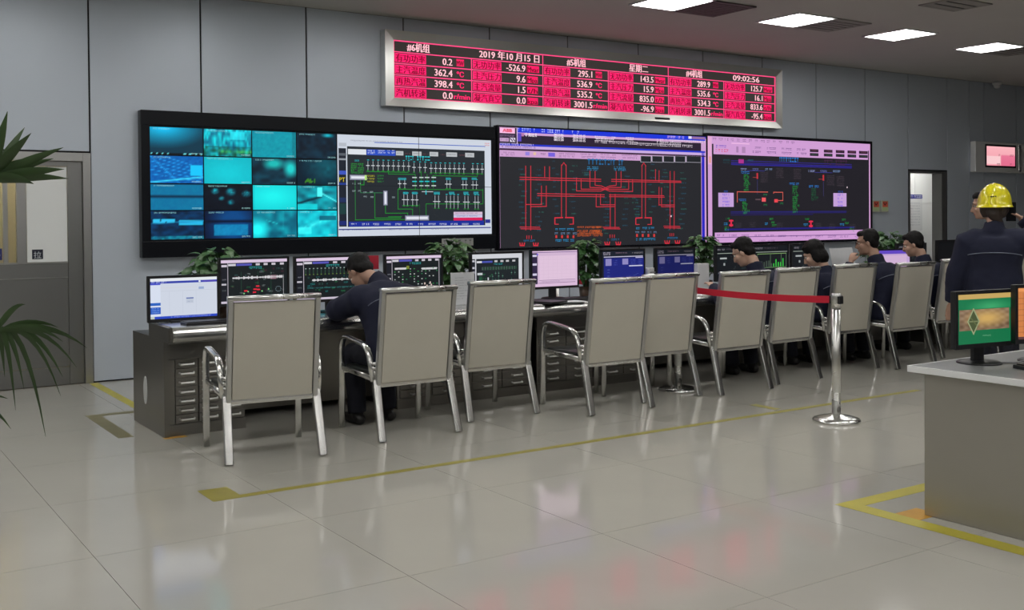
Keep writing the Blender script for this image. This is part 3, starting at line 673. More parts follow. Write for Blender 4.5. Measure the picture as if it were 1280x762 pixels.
    for x, y in ((160, 603), (165, 613), (625, 603), (630, 611), (965, 596), (968, 605)): RL((x, y), (x+(110 if x < 200 else 90), y+(1)))
    for x, y in ((172, 697), (248, 697), (648, 690), (710, 690), (984, 682), (1042, 681)):
        for d in (-13, 0, 13): RL((x+d, y-4), (x+d*.8, y+8), wd=.014)
        RL((x-11, y+9), (x+11, y+9), wd=.014)
    for x in (198, 210, 224): RL((x, 652), (x, 668))
    for x in (664, 676, 688): RL((x, 645), (x, 660))
    for x in (1000, 1010, 1020): RL((x, 637), (x, 650))
    for x0_, y0_ in ((358, 616), (810, 608)):
        cv.dashes(x0_, y0_, x0_+105, .024, (44, 150, 205), 5); cv.dashes(x0_, y0_+62, x0_+108, .026, (44, 150, 205), 5)
        for k in range(4):
            cv.dashes(x0_-4+k*34, y0_+22, x0_+18+k*34, .02, (120, 150, 190), 5); cv.rect(x0_+k*32, y0_+32, x0_+10+k*32, y0_+48, (205, 60, 60), 5)
    cv.dashes(180, 680, 248, .02, CY, 5); cv.dashes(650, 672, 715, .02, CY, 5); cv.dashes(985, 662, 1045, .02, CY, 5)
    for k, y in enumerate((604, 624, 634, 642, 650)): cv.dashes(480, y, 560 if k > 2 else 610, .02, (214, 96, 40), 5); cv.dashes(565, y, 620, .02, (214, 96, 40), 5)
    rr = random.Random(4)
    for cx_, n_, ya, yb in ((165, 12, 285, 640), (255, 14, 290, 650), (350, 9, 240, 560), (450, 9, 260, 560), (520, 4, 290, 320), (630, 10, 440, 660), (740, 11, 290, 620), (800, 8, 440, 560), (890, 8, 250, 560), (955, 6, 280, 400), (985, 8, 430, 640), (1055, 12, 300, 640)):
        for k in range(n_):
            y = ya+(yb-ya)*k/n_+rr.uniform(-4, 4); x = cx_+rr.uniform(-14, 8); cv.dashes(x, y, x+rr.uniform(18, 36), .013, (40, 96, 122) if rr.random() < .7 else (46, 120, 110), 4)
    cv.rect(1002, 536, 1009, 545, (230, 200, 210), 6)
    cv.build('picture', 'wallscreen', t, (ax0, -.0785, az0))
def video_wall_c():
    x0, x1, z0, z1 = 9.684, 13.0, 1.08, 2.53
    t = empty('video_wall', (x0, D, z0), 0, 'pink bordered video wall with a dark data page and two pale button blocks', 'video wall')
    bezel_frame(t, x1-x0, z1-z0, .022)
    ax0, az0 = 9.70-x0, 1.112-z0; w, h = 12.95-9.70, 2.49-1.112
    cv = Canvas(w, h, [(38, 64), (1060, 108), (1060, 690), (36, 728)])
    PK, BG = (208, 158, 212), (34, 32, 38)
    cv.rect(38, 64, 1060, 728, PK, 0)
    cv.rect(1056, 100, 1064, 700, (200, 150, 190), 2)
    for k in range(14): cv.dashes(70+k*38, 82+k*1.5, 92+k*38, .03, (130, 90, 140), 3)
    cv.rect(38, 62, 63, 240, (226, 170, 214), 2); cv.rect(45, 190, 58, 230, (226, 160, 150), 3)
    cv.rect(64, 112, 1052, 690, BG, 1); cv.rect(74, 112, 1046, 176, PK, 2)
    cv.dashes(90, 127, 160, .034, (70, 50, 190), 3); cv.dashes(88, 152, 165, .036, (220, 40, 90), 3); cv.rect(218, 128, 232, 165, (170, 128, 176), 3); cv.rect(254, 130, 276, 168, (176, 134, 180), 3); cv.line([(190, 108), (300, 108)], .012, (240, 190, 230), 3, True)
    for x in (322, 412, 505, 600):
        for y in (135, 160): cv.dashes(x+(15 if y == 135 and x == 322 else 0), y+(x-322)*.03, x+62, .026, (70, 44, 110), 3)
    for x in (682, 770, 845, 918, 990):
        for y in (150, 174): yy = y+(x-682)*.03; cv.rect(x, yy-9, x+54, yy+9, (44, 30, 48), 3); cv.dashes(x+10, yy, x+48, .016, (60, 110, 80) if y > 160 else (130, 70, 90), 4)
    cv.dashes(490, 205, 622, .062, (46, 120, 200), 3, ch=.05); cv.dashes(752, 220, 918, .07, (70, 40, 70), 3, ch=.05)
    cv.rect(185, 213, 945, 218, (50, 40, 130), 2); cv.rect(185, 226, 945, 230, (52, 40, 160), 2); cv.rect(185, 234, 945, 242, (44, 36, 140), 2)
    cv.rect(232, 206, 265, 232, (170, 50, 140), 3); cv.dashes(135, 212, 175, .018, (30, 90, 100), 3); cv.dashes(290, 212, 326, .018, (30, 110, 130), 3); cv.dashes(135, 228, 175, .018, (30, 70, 80), 3)
    for x0_, y_ in ((245, 268), (672, 276)): cv.dashes(x0_, y_, x0_+45, .026, (150, 160, 210), 3); cv.dashes(x0_+75, y_, x0_+115, .024, (110, 120, 190), 3); cv.dashes(x0_+155, y_, x0_+200, .026, (130, 160, 210), 3); cv.line([(x0_+40, y_+8), (x0_+150, y_+8)], .006, (60, 60, 150), 3, True)
    GN = (36, 150, 66)
    def col(x, y, n, st=13, c=GN, wd=32):
        for k in range(n): cv.dashes(x, y+k*st, x+wd+(12 if k % 5 == 4 else 0), .024, c, 3)
    cv.dashes(248, 288, 300, .03, (50, 130, 210), 3); col(264, 306, 8); cv.dashes(552, 356, 615, .03, (50, 130, 210), 3); col(572, 374, 13); cv.dashes(675, 371, 740, .03, (50, 130, 210), 3); col(690, 388, 6, c=(26, 96, 60)); cv.dashes(232, 458, 278, .028, (50, 110, 180), 3); col(254, 474, 6)
    for x, y in ((370, 290), (470, 262), (580, 268), (788, 305), (850, 310)):
        for k in range(6): cv.dashes(x, y+k*11, x+46, .012, (84, 72, 82), 3)
    for x, y in ((350, 312), (766, 320)): cv.line([(x, y-14), (x, y+8)], .03, (190, 50, 60), 4, True); cv.line([(x-28, y+6), (x-5, y+6)], .008, (150, 60, 60), 4, True); cv.line([(x, y+20), (x, y+110)], .006, (70, 66, 120), 3, True)
    RD = (214, 96, 84)
    cv.line([(222, 408), (415, 410)], .010, RD, 4, True); cv.line([(222, 408), (222, 472)], .010, RD, 4, True); cv.line([(452, 409), (510, 410)], .010, RD, 4, True); cv.line([(510, 410), (510, 460)], .010, RD, 4, True); cv.line([(468, 460), (510, 460)], .010, RD, 4, True); cv.line([(452, 409), (452, 416)], .01, RD, 4, True)
    cv.rect(377, 443, 402, 468, (236, 90, 96), 5); cv.rect(456, 452, 478, 472, (236, 70, 80), 5); cv.line([(340, 455), (368, 455)], .018, (90, 70, 78), 4, True); cv.dashes(388, 425, 412, .02, (40, 140, 80), 4); cv.dashes(388, 488, 414, .022, (40, 140, 80), 4); cv.dashes(492, 478, 520, .022, (40, 140, 80), 4)
    for xa, ya, xb, yb in ((102, 415, 199, 503), (828, 411, 910, 494)):
        cv.rect(xa, ya, xb, yb, (196, 160, 216), 4)
        for k in range(4): cv.dashes(xa+26, ya+12+k*22, xb-24, .026, (84, 64, 220), 5)
        cv.dashes(xa+30, ya-8, xa+62, .022, (46, 90, 190), 4)
    cv.rect(180, 530, 910, 536, (40, 36, 110), 2); cv.rect(180, 539, 910, 544, (38, 34, 100), 2); cv.rect(180, 548, 700, 556, (36, 30, 80), 2); cv.rect(140, 638, 960, 650, (36, 32, 112), 2)
    for x in (182, 686): cv.line([(x, 588), (x, 618)], .028, (220, 46, 76), 4, True); cv.line([(x-10, 588), (x+10, 588)], .02, (220, 46, 76), 4, True); cv.line([(x-8, 616), (x+8, 616)], .024, (220, 46, 76), 4, True); cv.dashes(x-46, 608, x-22, .03, (40, 140, 200), 4)
    for x in (395, 868): cv.dashes(x, 605, x+26, .03, (40, 140, 200), 4)
    for x, y in ((140, 632), (140, 645), (148, 576), (425, 575), (430, 596), (440, 614), (880, 575), (900, 596), (930, 630), (935, 645), (650, 574)): cv.dashes(x, y, x+28, .024, GN, 4)
    for x, y in ((205, 605), (300, 600), (470, 602), (715, 600), (800, 605), (930, 605)):
        for k in range(3): cv.dashes(x, y+k*11, x+40, .012, (76, 70, 80), 3)
    cv.rect(78, 663, 1050, 690, PK, 3)
    for k in range(12): cv.dashes(90+k*78, 680, 140+k*78, .024, (100, 64, 130), 4)
    cv.line([(72, 694), (1050, 676)], .008, (90, 60, 120), 4, True)
    for x in (60, 240, 356, 414, 694, 820): cv.dashes(x, 710, x+44, .016, (70, 50, 100), 4)
    cv.rect(912, 370, 917, 380, (225, 205, 215), 6)
    cv.build('picture', 'wallscreen', t, (ax0, -.0785, az0))
video_wall_a(); video_wall_b(); video_wall_c()

# twin monitor box beside the right doorway
t = empty('monitor_box', (15.535, D, 2.13), 0, 'steel wall box holding pink lit monitors above the white doorway side', 'display box')
bm = bmesh.new(); W, H = 2.35, .49
box(bm, 0, W, -.10, 0, 0, H, bev=.012); mesh_obj('case', bm, 'box_steel', t)
def box_screen(xa, xb, za, zb, pink):
    f_ = mesh_obj('screen_bezel', bx(xa-.03, xb+.03, -.108, -.09, za-.03, zb+.03), 'gloss_black', t)
    cv = Canvas(xb-xa, zb-za)
    if pink:
        cv.image(0, 0, 1, 1, lambda u, v: np.where(((u > .5) & (v < .55))[..., None], np.array([232., 120, 150]), np.array([246., 170., 180])+0*u[..., None])+(v-.5)[..., None]*np.array([10, 25, 20]), 24, 16, 0)
        cv.rect(0, .08, .48, .50, (250, 205, 208), 1)
        for x, y in ((.35, .55), (.82, .55), (.35, .08), (.82, .08)): cv.dashes(x, y, x+.13, .03, (90, 40, 60), 2)
    else:
        cv.rect(0, 0, 1, 1, (40, 44, 48), 0); cv.rect(.04, .7, 1, 1, (150, 160, 165), 1); cv.rect(.04, .38, 1, .66, (84, 92, 98), 1); cv.rect(.04, .05, 1, .34, (60, 66, 72), 1)
    cv.build('screen_picture', 'screen', f_, (xa, -.1085, za))
box_screen(.285, 1.085, .11, .42, True); box_screen(1.42, 2.2, .11, .42, False)
mesh_obj('centre_post', bx(1.20, 1.27, -.112, -.09, .02, H-.02, bev=.006), 'steel', t)
cv = Canvas(.36, .03); cv.dashes(.12, .5, .95, .02, (210, 215, 218), 0); cv.rect(0, .1, .06, .9, (220, 225, 228), 0); cv.build('maker_mark', 'print', t, (.14, -.1005, .435))
# two small call points beside the pink video wall
for k, (x, lb) in enumerate(((13.05, 'pale green switch box with red face, right beside the pink video wall'), (13.255, 'pale green switch box with red face, closer to the white doorway'))):
    t = empty('switch_box', (x, D, 1.50), 0, lb, 'switch', 'red faced switch boxes by the video wall')
    mesh_obj('box', bx(0, .16, -.045, 0, 0, .17, bev=.004), 'beige_plastic', t)
    cv = Canvas(.13, .14); cv.rect(0, 0, 1, 1, (170, 190, 140), 0); cv.rect(.04, .38, .96, .98, (205, 90, 70), 1); cv.line([(.25, .8), (.45, .6)], .016, (90, 30, 30), 2); cv.line([(.5, .62), (.72, .82)], .016, (90, 30, 30), 2)
    cv.build('label', 'print', t, (.015, -.0455, .02))

# ================================================================== FLOOR MARKINGS
def strip(label, pieces, m='tape', group='yellow tape lines on the floor', nm='floor_tape'):
    bm = bmesh.new()
    for p in pieces: box(bm, p[0], p[1], p[2], p[3], .0003, .0012)
    tag(mesh_obj(nm, bm, m), label, 'tape', group)
strip('long yellow tape line on the floor behind the row of steel chairs', [(1.74, 7.66, 5.395, 5.452), (1.74, 1.90, 5.452, 5.66)])
strip('short olive tape mark on the floor beside the belt post', [(6.03, 6.10, 5.50, 5.75)])
strip('yellow tape strip running from the wall to the desk end', [(2.115, 2.19, 8.02, 10.0)], 'tape_bright')
strip('worn grey-yellow tape corner on the floor at the desk end', [(1.735, 1.835, 7.35, 8.27), (1.735, 2.16, 8.27, 8.36)], 'tape_grey')
strip('bright yellow tape corner around the base of the second desk', [(4.287, 6.9, 3.415, 3.515), (4.287, 4.39, 1.2, 3.415)], 'tape_bright')
strip('orange tape patch at the corner of the long desk', [(1.98, 2.13, 7.13, 7.19)], 'tape_orange')
strip('orange tape patch at the foot of the second desk', [(4.39, 4.56, 3.10, 3.24)], 'tape_orange')

# ================================================================== LONG CONTROL DESK
XL, XR = 1.99, 11.9
t = empty('control_worktop', (0, 0, 0), 0, 'long stainless steel worktop with rounded front edge below the video walls', 'desk')
bm = bmesh.new()      # rounded nose profile extruded along x
prof = [(7.53, .75), (7.06, .75)] + [(7.06-.055*sin(a), .695+.055*cos(a)) for a in [i*pi/10 for i in range(1, 10)]] + [(7.06, .64), (7.09, .64), (7.09, .715), (7.53, .715)]
A = [bm.verts.new((XL+.02, y, z)) for y, z in prof]; B = [bm.verts.new((XR, y, z)) for y, z in prof]
for k in range(len(prof)): bm.faces.new((A[k], A[(k+1) % len(prof)], B[(k+1) % len(prof)], B[k]))
bm.faces.new(A); bm.faces.new(B[::-1])
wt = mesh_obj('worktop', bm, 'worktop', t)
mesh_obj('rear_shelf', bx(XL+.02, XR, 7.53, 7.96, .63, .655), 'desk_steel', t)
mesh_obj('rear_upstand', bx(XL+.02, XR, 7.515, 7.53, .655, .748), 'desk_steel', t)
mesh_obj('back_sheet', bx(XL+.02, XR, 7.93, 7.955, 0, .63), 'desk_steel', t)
bm = bmesh.new()      # end panel with a round cut-out: outline with the hole stitched in
hole = [(7.635+.05*cos(a), .262+.098*sin(a)) for a in [2*pi*i/24 for i in range(24)]]
out = []
for i in range(24):
    a = 2*pi*i/24; dx, dz = cos(a), sin(a); ks = []
    for v, d in ((7.17-7.635, dx), (7.96-7.635, dx), (0-.262, dz), (.655-.262, dz)):
        if abs(d) > 1e-6 and v/d > 0: ks.append(v/d)
    k = min(ks); out.append((7.635+dx*k, .262+dz*k))
for cy_, cz_ in ((7.17, 0), (7.96, 0), (7.17, .655), (7.96, .655)):
    q_ = min(range(24), key=lambda i: abs(math.remainder(2*pi*i/24-atan2(cz_-.262, cy_-7.635), 2*pi))); out[q_] = (cy_, cz_)
for X in (XL, XL+.03):
    h_ = [bm.verts.new((X, y, z)) for y, z in hole]; o_ = [bm.verts.new((X, y, z)) for y, z in out]
    for i in range(24): bm.faces.new((h_[i], h_[(i+1) % 24], o_[(i+1) % 24], o_[i]))
    if X > XL:
        for i in range(24): bm.faces.new((o_[i], o_[(i+1) % 24], p_[(i+1) % 24], p_[i]))
    p_ = o_
box(bm, XL, XL+.03, 7.17, 7.53, .6555, .745); box(bm, XL, XL+.03, 7.05, 7.17, .645, .745)
ep = mesh_obj('end_panel', bm, 'desk_steel', t)
bm = bmesh.new(); loft(bm, [(XL-.002, 7.635, .262), (XL+.02, 7.635, .262)], [(.098, .05)]*2, xdir=(0, 0, 1), n=24); mesh_obj('hole_cover', bm, 'white_plastic', ep)
def cabinet(x0, x1, label, cols=2, top=.515, n=7, stile=.02):
    t = empty('drawer_cabinet', ((x0+x1)/2, 7.2, 0), 0, label, 'cabinet', 'steel drawer cabinets under the worktop')
    wd = x1-x0
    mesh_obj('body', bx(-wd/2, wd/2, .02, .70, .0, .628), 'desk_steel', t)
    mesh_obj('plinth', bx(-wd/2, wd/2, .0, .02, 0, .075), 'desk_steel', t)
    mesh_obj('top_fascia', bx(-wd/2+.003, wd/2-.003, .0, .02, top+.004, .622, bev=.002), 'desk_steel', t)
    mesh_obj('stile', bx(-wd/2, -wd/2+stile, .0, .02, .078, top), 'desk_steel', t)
    cw = (wd-stile-.01)/cols; h_ = (top-.08)/n
    for c in range(cols):
        xa = -wd/2+stile+c*cw; zz = .08
        for k in range(n):
            d = mesh_obj('drawer', bx(xa+.004, xa+cw-.004, -.002, .02, zz+.002, zz+h_-.002, bev=.002), 'desk_steel', t)
            bm = bmesh.new(); xm = xa+cw*.5; zc = zz+h_*.5; hw = min(.05, cw*.34)
            tube(bm, [(xm-hw, 0, zc), (xm-hw*.9, -.024, zc-.004), (xm+hw*.9, -.024, zc-.004), (xm+hw, 0, zc)], .0075, 6)
            mesh_obj('handle', bm, 'handle', d)
            zz += h_
    return t
for (xa, xb, lb, c) in ((2.02, 2.56, 'steel drawer cabinet at the free end of the long desk', 3), (3.75, 4.35, 'steel drawer cabinet behind the gap between second and third chair', 2),
                        (4.40, 5.0, 'steel drawer cabinet below the papers on the desk', 2), (5.05, 5.65, 'steel drawer cabinet below the pink screen', 2), (5.70, 6.25, 'steel drawer cabinet behind the pair of touching chairs', 2)):
    cabinet(xa, xb, lb, c, stile=.05 if c == 3 else .02)
mesh_obj('modesty_panel', bx(2.57, 3.74, 7.62, 7.64, .05, .628), 'desk_steel', t)
mesh_obj('modesty_panel', bx(6.26, XR-.02, 7.62, 7.64, .05, .628), 'desk_steel', t)
for x in (7.68, 9.3, 10.6, XR-.03): mesh_obj('desk_leg', bx(x, x+.03, 7.2, 7.61, 0, .628), 'desk_steel', t)

# ================================================================== MONITORS
def monitor(x, y, z0, w, h, zbase, label, paint, rz=0.0, tilt=0.0, cat='monitor', group='monitors along the desk', bez=.018, back=False):
    t = empty('monitor', (x, y, zbase), rz, label, cat, group); zb = z0-zbase
    bm = bmesh.new(); box(bm, -w/2, w/2, 0, .028, zb, zb+h, bev=.004); box(bm, -w*.32, w*.32, .028, .06, zb+h*.15, zb+h*.75, bev=.012)
    c_ = mesh_obj('case', bm, 'black', t)
    bm = bmesh.new(); b = bez
    box(bm, -w/2, w/2, -.006, 0, zb, zb+b*1.3); box(bm, -w/2, w/2, -.006, 0, zb+h-b, zb+h); box(bm, -w/2, -w/2+b, -.006, 0, zb+b*1.3, zb+h-b); box(bm, w/2-b, w/2, -.006, 0, zb+b*1.3, zb+h-b)
    mesh_obj('bezel', bm, 'black', t)
    cv = Canvas(w-2*b, h-2.3*b); paint(cv); cv.build('picture', 'screen', t, (-w/2+b, -.0015, zb+1.3*b))
    if zb > .02:
        bm = bmesh.new(); box(bm, -.035, .035, .03, .055, .012, zb+h*.35, bev=.004); mesh_obj('stand', bm, 'black', t)
        bm = bmesh.new(); lathe(bm, [(.001, .014), (.09, .012), (.105, .006), (.105, 0)], (0, .03), 24); mesh_obj('foot', bm, 'black', t, True)
    else:
        mesh_obj('foot', bx(-w*.2, w*.2, -.03, .12, 0, .012, bev=.004), 'black', t)
    return t
def p_white(cv):
    cv.rect(0, 0, 1, 1, (205, 212, 226), 0); cv.rect(0, .93, 1, 1, (228, 232, 236), 1); cv.rect(0, .87, 1, .925, (52, 66, 168), 1); cv.dashes(.02, .9, .24, .012, (190, 200, 240), 2)
    cv.rect(.72, .875, .75, .92, (225, 230, 245), 2); cv.rect(.78, .88, .99, .915, (80, 70, 180), 2)
    cv.rect(0, .06, .15, .86, (214, 222, 238), 1); cv.rect(0, .33, .15, .40, (44, 98, 190), 2); cv.rect(0, .12, .15, .29, (40, 90, 190), 2); cv.rect(0, .84, .15, .88, (70, 80, 200), 2)
    for k in range(3): cv.dashes(.02, .16+.05*k, .13, .006, (160, 195, 245), 3)
    for x in (.28, .48, .68): cv.line([(x, .1), (x, .66)], .0012, (180, 188, 205), 2)
    cv.line([(.16, .68), (1, .68)], .0015, (180, 186, 200), 2); cv.line([(.16, .76), (.7, .76)], .0012, (206, 196, 190), 2)
    cv.rect(.53, .36, .64, .50, (190, 198, 214), 2); cv.rect(.53, .47, .64, .50, (90, 110, 170), 3); cv.dashes(.55, .40, .62, .006, (120, 135, 170), 3); cv.rect(.72, .70, .80, .76, (150, 168, 205), 2)
    cv.rect(0, 0, 1, .06, (40, 70, 190), 1); cv.rect(0, 0, .06, .06, (190, 200, 190), 2); cv.dashes(.3, .03, .9, .006, (190, 205, 245), 2)
def base_dark(cv, seed):
    r = random.Random(seed)
    cv.rect(0, 0, 1, 1, (22, 28, 30), 0); cv.rect(0, .93, 1, 1, (216, 196, 220), 1); cv.rect(0, 0, .10, .93, (26, 28, 36), 1); cv.line([(.102, .05), (.102, .93)], .004, (190, 185, 196), 2)
    cv.rect(.01, .84, .09, .89, (205, 196, 210), 2); cv.rect(.01, .42, .08, .46, (190, 186, 196), 2); cv.dashes(.02, .55, .08, .008, (150, 150, 160), 2); cv.dashes(.02, .3, .08, .008, (120, 130, 130), 2)
    cv.rect(.11, .86, .22, .91, (206, 204, 212), 2); cv.rect(.23, .86, .46, .91, (84, 84, 176), 2)
    for x in (.52, .64, .76, .89): cv.rect(x, .86, x+.06, .91, (196, 190, 200), 2)
    cv.dashes(.42, .81, .62, .016, (50, 165, 165), 3); cv.rect(0, 0, 1, .05, (200, 190, 206), 2)
    return r
def wave(cv, y, x0, x1, r, c=(206, 204, 208)):
    x = x0
    while x < x1:
        hgt = r.choice((.02, .035, .05, .07, .03)); cv.rect(x, y-hgt/2, x+.014, y+hgt/2, c, 4); x += .0145
    cv.rect(x0, y-.006, x1+.02, y+.006, c, 4)
def specks(cv, r, n, x0, x1, y0, y1, cols):
    for k in range(n):
        x, y = r.uniform(x0, x1), r.uniform(y0, y1); cv.dashes(x, y, min(x+r.uniform(.03, .07), x1), .010, r.choice(cols), 3)
def p_dark_red(cv):
    r = base_dark(cv, 3); wave(cv, .58, .17, .92, r); specks(cv, r, 40, .13, .95, .1, .78, [(40, 110, 70), (60, 100, 100), (120, 130, 130), (90, 40, 60)])
    for x, y in ((.34, .26), (.48, .29), (.53, .28), (.47, .22), (.52, .36)): cv.rect(x, y, x+.05, y+.03, (226, 40, 60), 4)
    for x, y in ((.33, .2), (.6, .24), (.7, .28), (.39, .24)): cv.rect(x, y, x+.02, y+.03, (130, 200, 130), 4)
    cv.rect(.74, .53, .83, .62, (150, 120, 130), 4)
    for k in range(10):
        a = k*pi/5; cv.rect(.86+.04*cos(a)-.006, .29+.06*sin(a)-.006, .86+.04*cos(a)+.006, .29+.06*sin(a)+.008, (130, 150, 160), 4)
    for x in (.3, .55, .75): cv.line([(x, .12), (x, .72)], .0016, (40, 100, 70), 2)
    cv.line([(.94, .15), (.94, .62)], .003, (170, 170, 176), 3)
def p_dark_teal(cv):
    r = base_dark(cv, 5); wave(cv, .47, .22, .80, r)
    for k in range(15): x = .13+k*.055; cv.line([(x, .60), (x, .74)], .002, (70, 120, 90), 3); cv.rect(x-.008, .74, x+.012, .76, (150, 165, 165), 4); cv.rect(x-.008, .60, x+.01, .615, (110, 140, 60), 4)
    specks(cv, r, 22, .13, .9, .12, .55, [(40, 140, 140), (60, 110, 100), (40, 130, 80)]); cv.dashes(.15, .28, .95, .008, (60, 140, 140), 3)
def p_dots(cv):
    r = base_dark(cv, 8); cv.rect(.15, .66, .36, .71, (205, 202, 206), 3); cv.rect(.64, .64, .92, .69, (200, 200, 204), 3); cv.rect(.36, .67, .41, .75, (120, 130, 50), 3)
    for i in range(12):
        for j in range(9):
            if r.random() < .62: x, y = .14+i*.07, .14+j*.065; cv.rect(x, y, x+.022, y+.022, r.choice([(200, 206, 204), (60, 150, 80), (50, 140, 90), (170, 180, 180)]), 4)
    for x, y in ((.68, .26), (.72, .2), (.78, .28), (.80, .22)): cv.rect(x, y, x+.025, y+.05, r.choice([(226, 50, 60), (210, 190, 180)]), 5)
    cv.line([(.96, .05), (.96, .9)], .004, (196, 190, 200), 4)
def p_pipes(cv):
    cv.rect(0, 0, 1, 1, (206, 208, 214), 0); cv.rect(0, .05, .06, .88, (34, 38, 46), 1); cv.rect(.08, .05, .93, .88, (28, 34, 38), 1)
    r = random.Random(9)
    for y in (.5, .62, .8): cv.rect(.005, y, .05, y+.05, (190, 190, 200), 2)
    cv.rect(.09, .77, .19, .82, (214, 214, 220), 2); cv.rect(.19, .77, .40, .82, (70, 80, 170), 2)
    for x in (.44, .56, .67, .8): cv.rect(x, .78, x+.06, .83, (190, 190, 194), 2)
    cv.dashes(.43, .73, .6, .012, (50, 170, 175), 3)
    for k in range(26): x = .2+k*.027; cv.line([(x, .58), (x, .66)], .0018, (60, 150, 80) if k % 2 else (150, 180, 170), 3)
    for k in range(24):
        x, y = r.choice((.4, .46, .52, .6, .7, .78, .85)), r.choice((.2, .3, .4, .48)); cv.line([(x, y-.04), (x, y+.05)], .002, (60, 140, 110), 3); cv.rect(x-.012, y, x+.014, y+.012, (130, 160, 150), 4)
    cv.rect(.10, .45, .20, .51, (190, 196, 200), 3); cv.rect(.30, .22, .325, .38, (200, 204, 210), 3); specks(cv, r, 14, .1, .4, .15, .5, [(50, 130, 80), (120, 140, 140)])
def p_pink(cv):
    cv.rect(0, 0, 1, 1, (216, 186, 214), 0); cv.rect(0, .95, 1, .965, (70, 50, 120), 1); cv.rect(0, .08, .115, .94, (46, 36, 66), 1); cv.rect(.115, .12, .97, .93, (208, 180, 208), 1)
    for y in (.84, .60, .32): cv.rect(.01, y, .10, y+.06, (206, 200, 224), 2)
    cv.rect(.10, .88, .13, .93, (120, 90, 220), 2); cv.rect(.15, .16, .96, .86, (222, 194, 218), 2)
    for k in range(8): cv.line([(.15+k*.1, .2), (.15+k*.1, .84)], .0012, (206, 178, 204), 3)
    for k in range(6): cv.line([(.15, .25+k*.1), (.96, .25+k*.1)], .0012, (206, 178, 204), 3)
    cv.line([(.15, .18), (.95, .18)], .004, (150, 120, 160), 3); cv.line([(.13, .10), (.95, .10)], .004, (130, 100, 140), 3); cv.dashes(.2, .14, .6, .008, (130, 100, 140), 3)
def p_blue(seed, dim=1.0):
    def f(cv):
        r = random.Random(seed); D_ = lambda *c: tuple(int(k*dim) for k in c)
        cv.rect(0, 0, 1, 1, D_(26, 32, 44), 0); cv.rect(.04, 0, 1, .80, D_(28, 36, 120), 1); cv.dashes(.03, .95, .2, .012, D_(190, 180, 200), 2); cv.dashes(.03, .90, .2, .012, D_(190, 180, 200), 2); cv.dashes(.3, .94, .6, .010, D_(150, 120, 140), 2); cv.dashes(.72, .93, .98, .012, D_(150, 145, 150), 2)
        cv.rect(.04, .82, .98, .845, D_(190, 186, 214), 2); cv.rect(.08, .58, .22, .78, D_(140, 134, 190), 2); cv.rect(.48, .60, .62, .77, D_(140, 134, 190), 2)
        for y in (.6, .66, .72): cv.dashes(.28, y, .36, .008, D_(90, 100, 190), 3); cv.dashes(.68, y, .8, .008, D_(90, 100, 190), 3); cv.dashes(.86, y, .96, .008, D_(90, 100, 190), 3)
        cv.rect(.64, .54, .97, .57, D_(200, 200, 225), 3); cv.rect(.80, .78, .98, .81, D_(180, 176, 210), 3)
        y = .2
        for k in range(40): y = min(max(y+r.uniform(-.03, .035), .1), .32); x = .15+k*.018; cv.rect(x, y, x+.016, y+.006, D_(120, 130, 190), 3)
        for y in (.28, .38, .46): cv.dashes(.12, y, .18, .008, D_(110, 120, 180), 3)
    return f
def p_night(seed, green=False):
    def f(cv):
        r = random.Random(seed); cv.rect(0, 0, 1, 1, (20, 24, 28), 0); cv.dashes(.03, .92, .25, .014, (150, 145, 155), 2); cv.dashes(.3, .92, .7, .012, (90, 80, 90), 2)
        cv.line([(.03, .80), (.98, .80)], .006, (150, 160, 150), 2)
        if green:
            cv.line([(.1, .74), (.95, .74)], .004, (150, 190, 120), 3); cv.line([(.1, .3), (.95, .3)], .004, (120, 160, 110), 3)
            for x in (.1, .48, .8, .95): cv.line([(x, .3), (x, .74)], .004, (110, 140, 105), 3)
            for k in range(11): x = .14+k*.07; cv.rect(x, .32, x+.03, r.uniform(.42, .58), (60, 190, 70) if k > 5 else (70, 84, 74), 3)
        else:
            cv.rect(.1, .62, .3, .67, (170, 176, 176), 3); specks(cv, r, 16, .1, .9, .1, .7, [(90, 96, 100), (60, 80, 80)]); cv.rect(.2, .42, .25, .5, (150, 156, 156), 3)
    return f
def p_purple(cv):
    cv.rect(0, 0, 1, 1, (190, 160, 206), 0); cv.rect(0, .86, 1, 1, (96, 70, 190), 1); cv.rect(.1, .1, .9, .8, (206, 176, 210), 1)
def p_black(cv): cv.rect(0, 0, 1, 1, (14, 15, 17), 0)
def p_poster(cv):
    cv.rect(0, 0, 1, 1, (24, 112, 70), 0); cv.rect(0, .90, 1, 1, (196, 164, 96), 1)
    def fld(u, v):
        n = np.sin(u*31)*np.sin(v*23+u*9); c = np.array([136., 112, 88])+0*u[..., None]; c = c+(n*18)[..., None]
        d = np.clip(1-abs(v-.22)/.3, 0, 1)*(.6+.4*np.sin(u*40)); c = c*(1-.55*d[..., None])+np.array([70., 52, 38])*(.55*d[..., None]); g = np.clip(1.2-np.hypot((u-.55)*2.4, (v-.55)*2.2), 0, 1)
        return c*(1-g[..., None])+np.array([205., 166, 96])*g[..., None]
    cv.image(.03, .27, .97, .69, fld, 34, 18, 1)
    cv.image(.0, .70, 1, .90, lambda u, v: np.array([26., 118, 74])+(np.clip(1-np.hypot((u-.62)*2, (v-.2)*1.2), 0, 1)*50)[..., None]*np.array([.8, 1, .7]), 16, 8, 1)
    q = [(.29, .70), (.185, .45), (.29, .20), (.395, .45), (.29, .70)]
    cv.line(q, .007, (150, 160, 120), 3); cv.add([cv.P(*p) for p in q[:4]], (74, 84, 54), 2); cv.line([(.20, .45), (.38, .45)], .006, (120, 128, 90), 3); cv.line([(.23, .54), (.35, .36)], .006, (96, 104, 66), 3)
    cv.dashes(.46, .15, .62, .006, (120, 180, 140), 3)
